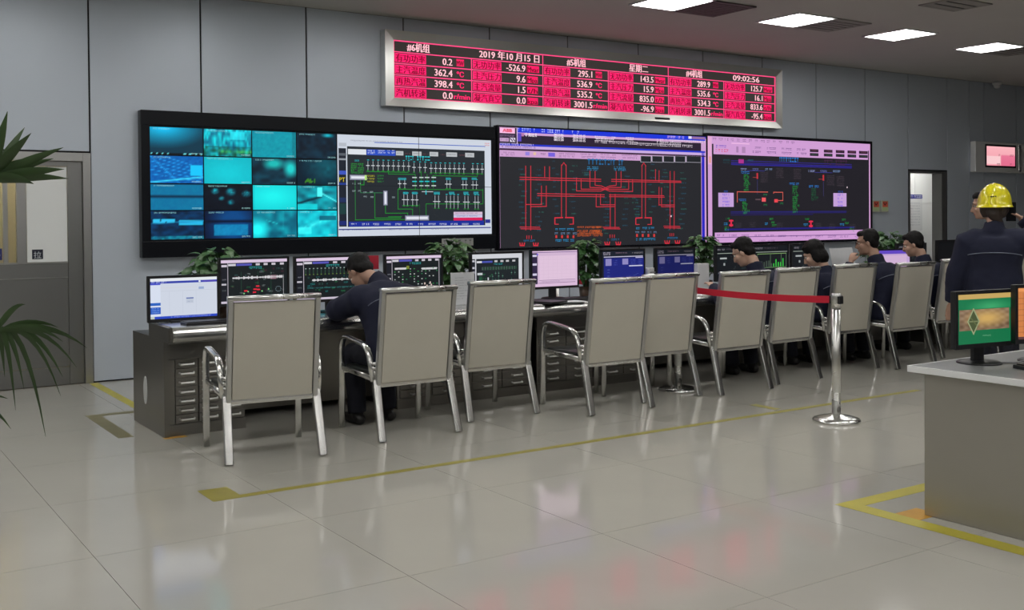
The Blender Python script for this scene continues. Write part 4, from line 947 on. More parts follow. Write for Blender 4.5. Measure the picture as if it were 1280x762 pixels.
def p_orange(cv):
    cv.rect(0, 0, 1, 1, (206, 128, 72), 0); cv.rect(0, .93, 1, 1, (226, 150, 90), 1); cv.rect(0, 0, 1, .05, (90, 60, 60), 1)
    for k in range(7):
        cv.line([(.0, .14+k*.11), (1, .14+k*.11)], .002, (150, 90, 54), 2)
    for x in (.1, .3, .5, .7, .9):
        cv.line([(x, .1), (x, .9)], .002, (150, 90, 54), 2)
        for k in range(6): cv.dashes(x+.02, .2+k*.11, x+.14, .006, (96, 54, 40), 3)
monitor(2.205, 7.42, .753, .50, .32, .75, 'black monitor with a white web page at the end of the desk', p_white)
monitor(2.722, 7.44, .835, .53, .348, .75, 'monitor with a dark page and red blips beside the white one', p_dark_red, bez=.016)
monitor(3.327, 7.44, .83, .60, .35, .75, 'monitor with a teal dark page before the man bent over the desk', p_dark_teal, bez=.016)
monitor(4.035, 7.44, .825, .525, .35, .75, 'monitor with a dotted dark page behind the bent man, pink top strip', p_dots, bez=.016)
monitor(4.825, 7.44, .82, .53, .35, .75, 'monitor with a white framed pipe diagram beside the paper board', p_pipes, bez=.016)
monitor(5.42, 7.44, .838, .515, .345, .75, 'monitor with a plain pink page at the middle of the desk', p_pink, bez=.016)
monitor(6.185, 7.44, .815, .52, .348, .75, 'monitor with a blue page above the first of two touching chairs', p_blue(4), bez=.016)
monitor(6.82, 7.44, .815, .505, .348, .75, 'monitor with a dim blue page beside a white pot of greenery', p_blue(6, .72), bez=.016)
monitor(7.585, 7.44, .82, .49, .35, .75, 'monitor with a near black page in front of the first man in glasses', p_night(2), bez=.016)
monitor(8.115, 7.44, .82, .52, .35, .75, 'monitor with green bars between two seated workers', p_night(3, True), bez=.016)
monitor(8.665, 7.44, .82, .50, .345, .75, 'monitor with a dark page behind the seated woman', p_night(5), bez=.016)
monitor(9.98, 7.36, .77, .46, .31, .75, 'monitor with a lilac page past the man holding his chin', p_purple, bez=.016, rz=-.2)
monitor(10.40, 7.44, .80, .53, .335, .75, 'dark monitor facing the man at the far end of the desk', p_night(8), bez=.02)
monitor(11.15, 7.40, .90, .68, .26, .75, 'wide black switched off monitor at the far end of the desk', p_black, bez=.02)

# ================================================================== SECOND DESK (right)
ZR = .72
t = empty('second_desk', (4.485, 0, 0), 0, 'steel sided desk with white edged top behind the belt post', 'desk')
mesh_obj('body', bx(0, 2.6, 1.2, 3.143, 0, ZR-.035, bev=.004), 'desk_steel_r', t)
bm = bmesh.new(); box(bm, -.035, 2.65, 1.15, 3.2, ZR-.03, ZR, bev=.008); mesh_obj('top', bm, mat('desk_top_grey', (.24, .245, .25), .3, var=.04), t)
bm = bmesh.new(); box(bm, -.042, -.034, 1.15, 3.205, ZR-.030, ZR+.001, bev=.002); box(bm, -.042, 2.65, 3.199, 3.207, ZR-.030, ZR+.001, bev=.002); mesh_obj('edge_band', bm, mat('desk_edge_white', (.85, .86, .86), .35), t)
monitor(4.79, 3.02, .80, .40, .28, ZR, 'monitor with a green picture and pale diamond on the second desk', p_poster, rz=-radians(8), group='monitors on the second desk', bez=.017)
monitor(5.08, 2.88, .815, .36, .29, ZR, 'monitor with an orange table page on the second desk', p_orange, rz=-radians(18), group='monitors on the second desk', bez=.017)
def keyboard(x, y, z, rz, w, label):
    t = empty('keyboard', (x, y, z), rz, label, 'keyboard')
    mesh_obj('body', bx(-w/2, w/2, -.075, .075, 0, .018, bev=.004), 'black', t)
    bm = bmesh.new()
    for i in range(15):
        for j in range(5): box(bm, -w/2+.012+i*(w-.024)/15, -w/2+.012+(i+.86)*(w-.024)/15, -.06+j*.025, -.06+j*.025+.021, .018, .023)
    tag(mesh_obj('keys', bm, 'black', t), kind='stuff')
keyboard(4.92, 2.72, ZR, -radians(18), .40, 'black keyboard on the second desk before the green screen')
keyboard(2.33, 7.16, .75, 0, .42, 'black keyboard in front of the white web page screen')
keyboard(5.52, 7.22, .75, 0, .42, 'black keyboard in front of the pink page screen')
keyboard(4.62, 7.20, .75, .1, .40, 'black keyboard behind the third chair, by the paper board')
t = empty('desk_cable', (0, 0, 0), 0, 'grey cable lying on the second desk behind the keyboard', 'cable')
bm = bmesh.new(); tube(bm, [(4.82, 2.99, ZR+.006), (4.92, 2.93, ZR+.006), (5.02, 2.94, ZR+.006), (5.10, 2.88, ZR+.02), (5.13, 2.92, ZR+.09)], .005, 6); mesh_obj('cord', bm, 'cable', t)
bm = bmesh.new(); box(bm, 5.035, 5.075, 2.90, 2.93, ZR, ZR+.045, bev=.008); mesh_obj('plug', bm, 'white_plastic', t)

# ================================================================== CHAIRS
def make_chair():
    t = empty('steel_armchair')
    bm = bmesh.new()
    def flat(bm, pts, wx, wy): loft(bm, pts, [(wx, wy)]*len(pts), xdir=(1, 0, 0), n=12, power=3.2)
    for s in (-1, 1):
        bm = bmesh.new(); loft(bm, [(s*.274, .110, .392), (s*.286, 0.0, .004)], [(.027, .019)]*2, xdir=(1, 0, 0), n=16, power=5.5); mesh_obj('rear_leg', bm, 'chrome', t)
        bm = bmesh.new()
        pts = [(s*.300, .605, .004), (s*.300, .60, .30), (s*.300, .598, .53)] + arc((s*.300, .596, .55), (s*.300, .592, .648), (s*.300, .49, .645), 5) + [(s*.302, .38, .634)] + arc((s*.303, .26, .622), (s*.303, .15, .612), (s*.300, .128, .50), 6) + [(s*.288, .112, .385)]
        flat(bm, pts, .0215, .0135); mesh_obj('arm_loop', bm, 'chrome', t, True)
        bm = bmesh.new(); flat(bm, [(s*.298, .125, .405), (s*.298, .60, .425)], .010, .017); mesh_obj('side_rail', bm, 'chrome', t, True)
        bm = bmesh.new()
        for z, y in ((.50, .095), (.47, .098), (.44, .101)): loft(bm, [(s*.262, y, z), (s*.296, y+.02, z)], [.013, .013], n=8)
        mesh_obj('bolt_cluster', bm, 'chrome', t, True)
    bm = bmesh.new(); flat2 = [(-.29, .105, .362), (.29, .105, .362)]; loft(bm, flat2, [(.018, .020)]*2, xdir=(0, 1, 0), n=16, power=5.5); mesh_obj('rear_rail', bm, 'chrome', t)
    bm = bmesh.new(); loft(bm, [(-.29, .59, .40), (.29, .59, .40)], [(.014, .014)]*2, xdir=(0, 1, 0), n=10, power=3.2); mesh_obj('front_rail', bm, 'chrome', t, True)
    bm = bmesh.new(); box(bm, -.272, .272, .13, .60, .405, .445, bev=.014); mesh_obj('seat', bm, 'seat', t, True)
    # back: frame tubes, sling panel, top bar
    def by(z): return .100-(z-.36)*.150
    z0, z1 = .372, .985
    back = mesh_obj('backrest', bx(-.2455, .2455, -.012, .012, 0, z1-z0-.015, bev=.004), 'taupe', t)
    back.location = (0, by(z0), z0); back.rotation_euler = (math.atan(.150), 0, 0)
    pad = mesh_obj('backrest_pad', bx(-.250, .250, .012, .050, .02, z1-z0-.03, bev=.014), 'seat', t)
    pad.location = back.location; pad.rotation_euler = back.rotation_euler
    for s in (-1, 1):
        bm = bmesh.new(); loft(bm, [(s*.2655, by(z0-.02), z0-.02), (s*.2655, by(z1), z1)], [(.0165, .020)]*2, xdir=(1, 0, 0), n=16, power=5)
        mesh_obj('back_frame', bm, 'frame_light', t)
    bm = bmesh.new(); loft(bm, [(-.281, by(z1), z1+.002), (.281, by(z1), z1+.002)], [(.028, .017)]*2, xdir=(0, 1, 0), n=16, power=2.4); mesh_obj('top_bar', bm, 'steel', t, True)
    return t
def copy_tree(o, parent=None):
    c = o.copy(); COL.objects.link(c)
    if parent is not None: c.parent = parent
    for ch in list(o.children): copy_tree(ch, c)
    return c
chairs = [(2.359, 6.10, -6.9, 'empty steel armchair with taupe back, first in the row at the free desk end'),
          (3.395, 6.185, -.8, 'steel armchair with taupe back behind the man bent over the desk'),
          (4.219, 6.433, -.8, 'empty steel armchair with taupe back, third along the row, by the paper board'),
          (5.06, 6.107, -.6, 'empty steel armchair with taupe back below the blue screen, its side showing a green-black seat'),
          (5.73, 6.294, -1.2, 'empty steel armchair with taupe back overlapping its neighbour beside the hidden belt post'),
          (6.44, 6.178, 0, 'steel armchair with taupe back just past the red belt'),
          (7.21, 6.295, 2, 'steel armchair with taupe back under the first man in glasses'),
          (8.15, 6.43, -3, 'steel armchair with taupe back under the seated woman, behind the belt post'),
          (8.81, 6.25, 0, 'steel armchair with taupe back under the man holding his chin'),
          (9.83, 6.47, 0, 'steel armchair with taupe back under the last seated man'),
          (10.62, 6.35, 0, 'steel armchair with taupe back mostly hidden by the person in the yellow helmet')]
c0 = make_chair()
for i, (x, y, a, lb) in enumerate(chairs):
    o = c0 if i == 0 else copy_tree(c0)
    o.location = (x, y, 0); o.rotation_euler = (0, 0, radians(a)); tag(o, lb, 'chair', 'steel armchairs along the control desk')

# ================================================================== BELT POSTS
def post(x, y, label):
    t = empty('belt_post', (x, y, 0), 0, label, 'barrier post', 'steel belt posts')
    bm = bmesh.new(); lathe(bm, [(.165, 0), (.165, .012), (.158, .022), (.12, .034), (.06, .046), (.034, .055), (.001, .055)], n=40); mesh_obj('base', bm, 'chrome', t, True)
    bm = bmesh.new(); lathe(bm, [(.031, .05), (.031, .80)], n=28); mesh_obj('pole', bm, 'steel', t, True)
    bm = bmesh.new(); lathe(bm, [(.035, .80), (.035, .895), (.030, .902), (.001, .902)], n=28); mesh_obj('head', bm, 'steel', t, True)
    bm = bmesh.new(); box(bm, -.02, .02, -.05, -.028, .83, .885, bev=.004); box(bm, -.02, .02, .028, .045, .83, .885, bev=.004); box(bm, .028, .052, -.02, .02, .83, .885, bev=.004); mesh_obj('belt_clip', bm, 'black', t)
PA, PB, PC = Vector((6.045, 4.94, 0)), Vector((6.062, 6.585, 0)), Vector((6.13, 8.40, 0))
post(PA.x, PA.y, 'shiny steel belt post standing on the open floor before the chairs')
post(PB.x, PB.y, 'steel belt post half hidden behind the paired chairs, round base showing')
post(PC.x, PC.y, 'steel belt post hidden behind the desk where the red belt ends')
def belt(a, b, label):
    bm = bmesh.new(); d = (b-a).normalized(); a2, b2 = a+d*.045, b-d*.045; rows = []
    nx = Vector((d.y, -d.x, 0))*.0015
    for i in range(13):
        q = i/12; p = a2.lerp(b2, q); z = .857-.02*4*q*(1-q)
        rows.append([bm.verts.new((p.x+s*nx.x, p.y+s*nx.y, z+h_)) for s, h_ in ((-1, -.025), (1, -.025), (1, .025), (-1, .025))])
    for r1, r2 in zip(rows, rows[1:]):
        for k in range(4): bm.faces.new((r1[k], r1[(k+1) % 4], r2[(k+1) % 4], r2[k]))
    bm.faces.new(rows[0]); bm.faces.new(rows[-1][::-1])
    tag(mesh_obj('red_belt', bm, 'red'), label, 'belt', 'red retractable belts')
belt(PA, PB, 'red barrier belt stretched from the open-floor post towards the chairs')
belt(PB, PC, 'red barrier belt crossing the desk beside the pink page screen')

# ================================================================== PAPERS, POTS AND PLANTS
t = empty('paper_board', (4.463, 7.40, .75), .05, 'upright white paper board on the desk beneath a bushy plant', 'paper')
bm = bmesh.new(); box(bm, -.115, .115, 0, .012, 0, .262, bev=.002); mesh_obj('board', bm, 'paper', t)
mesh_obj('prop', bx(-.05, .05, .012, .09, 0, .012), 'paper', t)
cv = Canvas(.22, .25); 
for k in range(9): cv.dashes(.15, .86-k*.085, .55+.3*(k % 2), .006, (130, 136, 146), 0)
cv.build('print', 'print', t, (-.11, -.0006, .005))
t = empty('paper_stack', (5.30, 7.12, .75), .15, 'loose white papers on the desk before the pink screen', 'paper')
for k in range(3): mesh_obj('sheet', bx(-.105, .105, -.148+.012*k, .148-.01*k, .002*k, .002*k+.0015), 'paper', t).rotation_euler = (0, 0, 1.2+.12*k)
t = empty('folder', (5.10, 7.14, .75), .3, 'dark folder lying on the desk beside white papers', 'folder')
mesh_obj('cover', bx(-.11, .11, -.15, .15, 0, .018, bev=.003), 'black', t)
t = empty('held_paper', (8.83, 7.12, .955), 0, 'large white sheet raised in front of the man holding his chin', 'paper')
bm = bmesh.new(); n_ = 8; rows = []
for i in range(n_+1):
    q = i/n_; rows.append([bm.verts.new((-.17+.34*q, .015*sin(q*5)+s*.0008, z)) for s, z in ((-1, -.18), (1, -.18), (1, .17), (-1, .17))])
for r1, r2 in zip(rows, rows[1:]):
    for k in range(4): bm.faces.new((r1[k], r1[(k+1) % 4], r2[(k+1) % 4], r2[k]))
bm.faces.new(rows[0]); bm.faces.new(rows[-1][::-1]); sh_ = mesh_obj('sheet', bm, mat('bright_white_paper', (.86, .88, .90), .7), t); sh_.rotation_euler = (-.25, 0, 0)
t = empty('paper_cup', (6.47, 7.40, .75), 0, 'white cylinder between the two blue page screens', 'container')
bm = bmesh.new(); lathe(bm, [(.03, 0), (.04, .23), (.042, .235), (.036, .236)]); mesh_obj('cup', bm, 'white_plastic', t, True); mesh_obj('band', bx(-.03, .03, -.044, -.036, .19, .2), 'cable', t)
t = empty('red_notice', (3.81, 7.70, 1.03), 0, 'small red card behind the bent man', 'card'); mesh_obj('card', bx(-.045, .045, 0, .01, .02, .13), mat('red_card', (.62, .03, .06), .5), t); mesh_obj('stem', bx(-.008, .008, .002, .008, -.375, .02), 'white_plastic', t)
def leaf_shape(bm, base, d, up, L, wd, droop=.3):
    d = Vector(d).normalized(); side = d.cross(Vector(up)).normalized(); u = side.cross(d).normalized(); base = Vector(base)
    prof = [(0, .05), (.25, .85), (.5, 1.0), (.75, .62), (1, .02)]; prev = None
    for q, k in prof:
        c = base + d*L*q - Vector((0, 0, 1))*droop*L*q*q
        row = [bm.verts.new(c - side*wd*k*.5 + u*wd*k*.12), bm.verts.new(c), bm.verts.new(c + side*wd*k*.5 + u*wd*k*.12)]
        if prev:
            for a in (0, 1): bm.faces.new((prev[a], prev[a+1], row[a+1], row[a]))
        prev = row
def pothos(x, y, z, label, H=.35, R=.2, n=70, pot='pot_dark', pr=.085, ph=.16, seed=1, group='leafy plants on the desk shelf'):
    r = random.Random(seed); t = empty('pothos_plant', (x, y, z), 0, label, 'plant', group)
    bm = bmesh.new(); loft(bm, [(0, 0, 0), (0, 0, ph), (0, 0, ph), (0, 0, ph-.02)], [pr*.8, pr, pr*.88, pr*.86], xdir=(1, 0, 0), n=24); mesh_obj('pot', bm, pot, t, True)
    bm = bmesh.new(); cyl(bm, (0, 0), pr*.85, ph-.03, ph-.015); mesh_obj('soil', bm, 'soil', t)
    st = bmesh.new(); lf = bmesh.new()
    for k in range(n):
        a = r.uniform(0, 2*pi); rr = R*sqrt(r.random()); zz = ph+H*(1-(rr/R)**2*.45)*(1-.75*r.random()**1.6)
        p = Vector((rr*cos(a), rr*sin(a), zz)); d = Vector((cos(a), sin(a), r.uniform(-.3, .6)))
        if k % 3 == 0: tube(st, [(0.02*cos(a), .02*sin(a), ph-.02), (p.x*.5, p.y*.5, ph+(zz-ph)*.75), tuple(p)], .003, 5)
        leaf_shape(lf, p, d + Vector((r.uniform(-.5, .5), r.uniform(-.5, .5), 0)), (r.uniform(-.3, .3), r.uniform(-.6, 0), 1), r.uniform(.075, .125), r.uniform(.055, .085), r.uniform(.2, .7))
    mesh_obj('stems', st, 'stem', t); tag(mesh_obj('foliage', lf, 'leaf', t, True), kind='stuff')
SH = .655
pothos(2.56, 7.76, SH, 'dark leafy plant behind the white web page screen', .44, .21, 230, seed=1)
pothos(4.56, 7.76, SH, 'bushy leafy plant above the upright paper board', .47, .23, 280, seed=2)
pothos(6.07-.06, 7.76, SH, 'leafy plant beside the pink page screen with the red belt passing', .43, .16, 220, seed=3, pr=.07)
pothos(7.50, 7.76, SH, 'leafy plant behind a white block beside the dim blue screen', .47, .16, 200, seed=4)
pothos(10.41, 7.76, SH, 'dark leafy plant behind the last seated men', .45, .25, 280, seed=5)
t = empty('white_block', (7.03, 7.36, .75), 0, 'upright white folder standing on the desk beside the dim blue screen', 'folder')
mesh_obj('cover', bx(-.0, .15, 0, .05, 0, .255, bev=.003), 'paper', t); mesh_obj('pages', bx(.004, .146, .006, .044, .255, .257), 'white_plastic', t)

# tall lady palm beside the left door
pl = empty('lady_palm', (.30, 5.20, 0), 0, 'tall potted palm with pointed finger leaves by the steel door', 'plant')
bm = bmesh.new(); loft(bm, [(0, 0, 0), (0, 0, .02), (0, 0, .34), (0, 0, .36), (0, 0, .36), (0, 0, .33)], [.13, .14, .19, .195, .17, .165], xdir=(1, 0, 0), n=32); mesh_obj('pot', bm, 'pot_dark', pl, True)
bm = bmesh.new(); cyl(bm, (0, 0), .168, .30, .335); mesh_obj('soil', bm, 'soil', pl)
R3 = Vector((.831, -.556, 0)); U3 = Vector((0, 0, 1)); F3 = Vector((.556, .831, 0))
st = bmesh.new()
for a, b in ((Vector((.02, -.01, .32)), Vector((.05, -.03, 1.35))), (Vector((-.04, .03, .32)), Vector((-.08, .05, 1.0))), (Vector((.06, .03, .32)), Vector((.12, -.06, .72)))):
    tube(st, [a, a.lerp(b, .5)+Vector((.015, .01, 0)), b], .016, 8)
mesh_obj('cane', st, 'stem', pl, True)
def frond_leaf(hub, tip, ctrl, wd, twist):
    bm = bmesh.new(); pts = arc(hub, ctrl, tip, 8); prev = None
    for i, p in enumerate(pts):
        q = i/8; t_ = (pts[min(i+1, 8)]-pts[max(i-1, 0)]).normalized(); sd = t_.cross(F3*cos(twist)+U3*.3+R3*sin(twist)).normalized(); nn = sd.cross(t_)
        k = wd*.5*(min(1, .25+q*3.2) if q < .4 else max(.03, 1-((q-.4)/.6)**1.6))
        row = [bm.verts.new(p-sd*k+nn*k*.35), bm.verts.new(p), bm.verts.new(p+sd*k+nn*k*.35)]
        if prev:
            for a in (0, 1): bm.faces.new((prev[a], prev[a+1], row[a+1], row[a]))
        prev = row
    o = mesh_obj('leaf', bm, 'leaf_dark', pl, True)
def fan(hub, tips, wd, crown, rise=.5, sag=.06):
    bm = bmesh.new(); tube(bm, arc(crown, (Vector(crown)+Vector(hub))/2+Vector((0, 0, .08)), hub, 6), .007, 6); mesh_obj('petiole', bm, 'stem', pl, True)
    for k, (r_, u_, f_) in enumerate(tips):
        tip = Vector(hub)+R3*r_+U3*u_+F3*f_; ctrl = Vector(hub)+R3*r_*.55+U3*(max(u_, 0)*rise+sag+max(-u_, 0)*.10)+F3*f_*.5
        frond_leaf(Vector(hub), tip, ctrl, wd*random.uniform(.85, 1.1), random.uniform(-.4, .4))
L0 = Vector((.30, 5.20, 0))
fan(Vector((.683, 5.197, 1.635))-L0, [(.117, .30, -.05), (.145, .238, .05), (.215, .205, -.04), (.33, .145, .02), (.362, .045, -.05), (.335, .008, .06), (.20, .10, .02), (.25, -.02, -.1), (.26, .10, .08), (.05, .25, 0), (.12, .06, .05)], .046, (.05, -.03, 1.34), .5, .02)
fan(Vector((.70, 5.19, .955))-L0, [(.14, .13, 0), (.40, -.07, .03), (.385, -.145, -.05), (.285, -.20, .04), (.30, -.275, -.02), (.12, -.25, .02), (.09, -.34, 0), (.20, -.47, .05), (.26, .02, .06), (.33, -.03, -.06), (.02, -.2, .05)], .030, (.12, -.06, .70), .5, .07)
fan(Vector((.10, 5.45, 1.55))-L0, [(-.3, .2, .1), (-.35, .05, .2), (-.2, .3, .15), (-.1, .33, .2), (-.36, -.05, .1), (-.2, .1, .3)], .055, (-.08, .05, 1.0))
fan(Vector((.15, 4.95, 1.25))-L0, [(-.3, .2, -.1), (-.35, .05, -.2), (-.1, .25, -.25), (.02, .1, -.33), (-.3, -.1, -.1)], .05, (-.08, .05, 1.0))
fan(Vector((.55, 5.36, .62))-L0, [(.16, -.16, .05), (.10, -.25, .1), (.05, .1, .2), (.2, .02, .1), (.26, -.1, .0)], .03, (.06, .03, .34), .5, .06)

# ================================================================== PEOPLE
def ik(s, h, l1, l2, pole):
    s, h, pole = Vector(s), Vector(h), Vector(pole); d = h-s; L = min(d.length, (l1+l2)*.995); d.normalize()
    a = (l1*l1-l2*l2+L*L)/(2*L); r = sqrt(max(l1*l1-a*a, 0)); p = pole-d*pole.dot(d); p.normalize()
    return s+d*a+p*r, s+d*L
def person(name, label, loc, rz, P, H, hyaw, hpitch, hands, k=1.0, stand=False, hair='short', glasses=False, helmet=False, skin='skin', poles=None, bulk=1.0, curl=(.6, .6), legs=None, group='seated workers at the long desk', roll=0.0, nk=(0, -.035, -.075)):
    root = empty(name, (loc[0], loc[1], 0), rz, label, 'person', group)
    P, H = Vector(P), Vector(H)
    Rh = Matrix.Rotation(hyaw, 3, 'Z') @ Matrix.Rotation(hpitch, 3, 'X') @ Matrix.Rotation(roll, 3, 'Y')
    def hp(x, y, z): return H + Rh @ Vector((x, y, z))
    Nk = hp(0, -.045, -.10); lean = (Nk-P)
    fwd = Vector((0, 1, 0))
    N = Nk + Vector(nk) - lean.normalized()*.02
    ctrl = P.lerp(N, .55) + Vector((0, -.05 if not stand else .015, 0))
    sp = arc(P, ctrl, N, 10)
    wd = [(.165, .120), (.168, .122), (.160, .116), (.153, .108), (.156, .110), (.168, .116), (.180, .118), (.186, .110), (.165, .092), (.105, .075), (.062, .062)]
    wd = [(a*k*.97, b*k*.97) for a, b in wd]
    bm = bmesh.new(); X = Vector((1, 0, 0))
    loft(bm, sp, wd, xdir=X, n=20, power=2.3)
    ellipsoid(bm, P, (.165*k, .12*k, .10*k))
    tS = sp[7].lerp(sp[8], .55); up = (sp[8]-sp[6]).normalized()
    sh = {s: tS + X*s*.178*k for s in (-1, 1)}
    loft(bm, [N-Vector((0, 0, .06)), N, Nk, hp(0, -.02, -.05)], [.062*k, .056*k, .052*k, .05*k], n=14)
    # head
    hb = bmesh.new()
    ellipsoid(bm, hp(0, -.012, .035), (.077, .096, .088), Rh); ellipsoid(bm, hp(0, .030, -.045), (.060, .062, .082), Rh); ellipsoid(bm, hp(0, .062, -.098), (.030, .028, .024), Rh)
    ellipsoid(bm, hp(0, .074, .022), (.058, .022, .022), Rh)                                    # brow
    loft(bm, [hp(0, .086, .008), hp(0, .104, -.025), hp(0, .112, -.040), hp(0, .088, -.052)], [.010, .013, .016, .012], n=10)   # nose
    for s in (-1, 1):
        ellipsoid(bm, hp(s*.080, -.012, -.018), (.010, .019, .032), Rh); ellipsoid(bm, hp(s*.045, .058, -.035), (.022, .026, .026), Rh)
    # arms and hands
    arm = {}
    for s in (-1, 1):
        tgt = hands[0 if s < 0 else 1]; pole = (poles or {}).get(s, (s*.6, -.35, -.75))
        el, wr = ik(sh[s], tgt, .285*k, .255*k, pole); arm[s] = (sh[s], el, wr)
        loft(bm, [sh[s]-X*s*.04, sh[s], sh[s].lerp(el, .5), el, el.lerp(wr, .4), wr], [.050*k, .056*k, .047*k, .040*k, .039*k, .027*k], n=12)
        fd = (wr-el).normalized(); side = fd.cross(Vector((0, 0, 1))); side = side.normalized() if side.length > .2 else Vector((1, 0, 0)); nrm = side.cross(fd).normalized()
        pc = wr+fd*.045; rot = Matrix((side, fd, nrm)).transposed()
        ellipsoid(bm, pc, (.038, .052, .017), rot); cu = curl[0 if s < 0 else 1]
        for q, (o_, L_) in enumerate(((-.029, .070), (-.010, .080), (.010, .075), (.028, .058))):
            b0 = wr+fd*.082+side*o_*.95; a1 = cu*.6; d1_ = fd*cos(a1)-nrm*sin(a1); d2_ = fd*cos(a1*2.1)-nrm*sin(a1*2.1)
            p1 = b0+d1_*L_*.5+side*o_*.15; p2 = p1+d2_*L_*.5
            loft(bm, [b0-fd*.02, b0, p1, p2], [.0098, .0098, .0088, .0072], n=8)
        th = -s*1.0; tb0 = wr+fd*.025+side*th*.03; tb1 = tb0+fd*.032+side*th*.026-nrm*.008; tb2 = tb1+fd*.030+side*th*.006-nrm*.008
        loft(bm, [tb0-fd*.01, tb0, tb1, tb2], [.012, .012, .0105, .008], n=8)
    # legs
    lg = {}
    for s in (-1, 1):
        hip = P+Vector((s*.088*k, .01, -.03))
        if legs: kn, an, toe = [Vector((s*abs(p[0]) if p[0] else 0, p[1], p[2])) for p in legs]
        elif stand: kn, an, toe = Vector((s*.10, .02, .48*k)), Vector((s*.105, -.02, .085)), Vector((s*.125, .14, .03))
        else: kn, an, toe = Vector((s*.125, P.y+.41*k, .50)), Vector((s*.12, P.y+.36*k, .09)), Vector((s*.135, P.y+.52*k, .035))
        lg[s] = (hip, kn, an, toe)
        loft(bm, [hip, hip.lerp(kn, .45), kn, kn.lerp(an, .35), an-Vector((0, 0, .02))], [.082*k, .074*k, .056*k, .054*k, .036*k], n=14); ellipsoid(bm, kn, (.055*k,)*3)
        capsule(bm, an+Vector((0, -.02, -.045)), toe, .032, .026)
    remesh(bm, .009, 'body', skin, root, 3)
    # jacket
    j = bmesh.new(); g = .026*bulk
    jp = [P-(sp[1]-P).normalized()*.10] + sp[:10]; jw = [(wd[0][0]+g+.008, wd[0][1]+g+.008)] + [(a+g, b+g) for a, b in wd[:10]]
    loft(j, jp, jw, xdir=X, n=24, power=2.4)
    for s in (-1, 1):
        a, el, wr = arm[s]; f_ = (wr-el).normalized()
        loft(j, [a-X*s*.09, a-X*s*.03, a+X*s*.012, a.lerp(el, .4), el, el.lerp(wr, .45), wr-f_*.01], [.055*k+g, .066*k+g, .062*k+g, .052*k+g, .050*k+g*.9, .046*k+g*.7, .040*k+g*.35], n=14); ellipsoid(j, el, (.050*k+g*.9,)*3)
    loft(j, [sp[8], N-lean.normalized()*.01, N+(Nk-N)*.55], [.095*k, .082*k, .078*k], n=18)      # collar
    jk = remesh(j, .0125, 'jacket', 'navy', root, 5, .006, 8)
    bm = bmesh.new()                                                                       # piping across the shoulder blades
    i_ = 6; T = (sp[7]-sp[5]).normalized(); Y = T.cross(X).normalized(); c_ = sp[6].lerp(sp[7], .2)
    pts = []
    for q in range(-8, 9):
        a = q/8*1.02; pts.append(c_ + X*sin(a)*(wd[6][0]+g+.006) - Y*(-1 if Y.y < 0 else 1)*abs(cos(a))**.85*(wd[6][1]+g+.004) + T*(.0-.03*abs(q/8)**2))
    tube(bm, pts, .0035, 6); mesh_obj('piping', bm, 'piping', jk, True)
    # trousers, shoes
    tr = bmesh.new(); ellipsoid(tr, P-Vector((0, 0, .0)), (.185*k, .145*k, .125*k))
    for s in (-1, 1):
        hip, kn, an, toe = lg[s]; loft(tr, [hip+Vector((0, -.02, 0)), hip.lerp(kn, .3), hip.lerp(kn, .7), kn, kn.lerp(an, .4), an-Vector((0, 0, .01))], [.105*k, .100*k, .082*k, .076*k, .074*k, .066*k], n=16); ellipsoid(tr, kn, (.074*k,)*3)
    remesh(tr, .013, 'trousers', 'trousers', root, 4, .005, 9)
    for s in (-1, 1):
        hip, kn, an, toe = lg[s]; b2 = bmesh.new(); heel = Vector((an.x, an.y-.045, .04)); capsule(b2, heel, (toe.x, toe.y, .036), .040, .034); capsule(b2, heel+Vector((0, .03, .0)), an+Vector((0, 0, .0)), .042, .044)
        so = remesh(b2, .010, 'shoe', 'shoe', root, 2)
        for v in so.data.vertices: v.co.z = max(v.co.z, .002)
    # hair
    hm = 'hair_brown' if hair == 'long' else 'hair'; b2 = bmesh.new()
    ellipsoid(b2, hp(0, -.026, .048), (.084, .098, .090), Rh); ellipsoid(b2, hp(0, -.060, -.015), (.072, .052, .062), Rh)
    ellipsoid(b2, hp(0, .045, .088), (.060, .045, .034), Rh)
    for s in (-1, 1): ellipsoid(b2, hp(s*.070, -.03, .018), (.016, .042, .040), Rh)
    if hair == 'bob':
        ellipsoid(b2, hp(0, -.065, -.04), (.088, .062, .085), Rh)
        for s in (-1, 1): ellipsoid(b2, hp(s*.078, -.028, -.02), (.020, .045, .075), Rh)
        ellipsoid(b2, hp(0, -.02, .06), (.092, .102, .090), Rh)
    if hair == 'long':
        for s in (-1, 1): loft(b2, [hp(s*.06, -.06, .03), hp(s*.068, -.055, -.05), hp(s*.062, -.062, -.10)], [.045, .04, .02], n=12)
        loft(b2, [hp(0, -.07, .03), hp(0, -.085, -.08), hp(.045, -.085, -.15)], [.06, .055, .025], n=12)
    remesh(b2, .009, 'hair', hm, root, 2, .004, 26)
    # face details
    b2 = bmesh.new(); b3 = bmesh.new(); b4 = bmesh.new()
    for s in (-1, 1):
        ellipsoid(b2, hp(s*.032, .076, -.001), (.0135, .012, .0085), Rh, 10, 8); ellipsoid(b3, hp(s*.032, .0865, -.001), (.0062, .004, .0062), Rh, 8, 6)
        loft(b4, [hp(s*.014, .096, .020), hp(s*.034, .094, .027), hp(s*.052, .082, .020)], [.0035, .0045, .003], n=6)
    ey = mesh_obj('eyes', b2, 'eye', root, True); mesh_obj('irises', b3, 'black', ey, True); mesh_obj('eyebrows', b4, 'hair', root, True)
    b2 = bmesh.new(); ellipsoid(b2, hp(0, .086, -.070), (.022, .010, .0055), Rh, 10, 8); ellipsoid(b2, hp(0, .085, -.078), (.018, .010, .006), Rh, 10, 8); mesh_obj('lips', b2, 'lips', root, True)
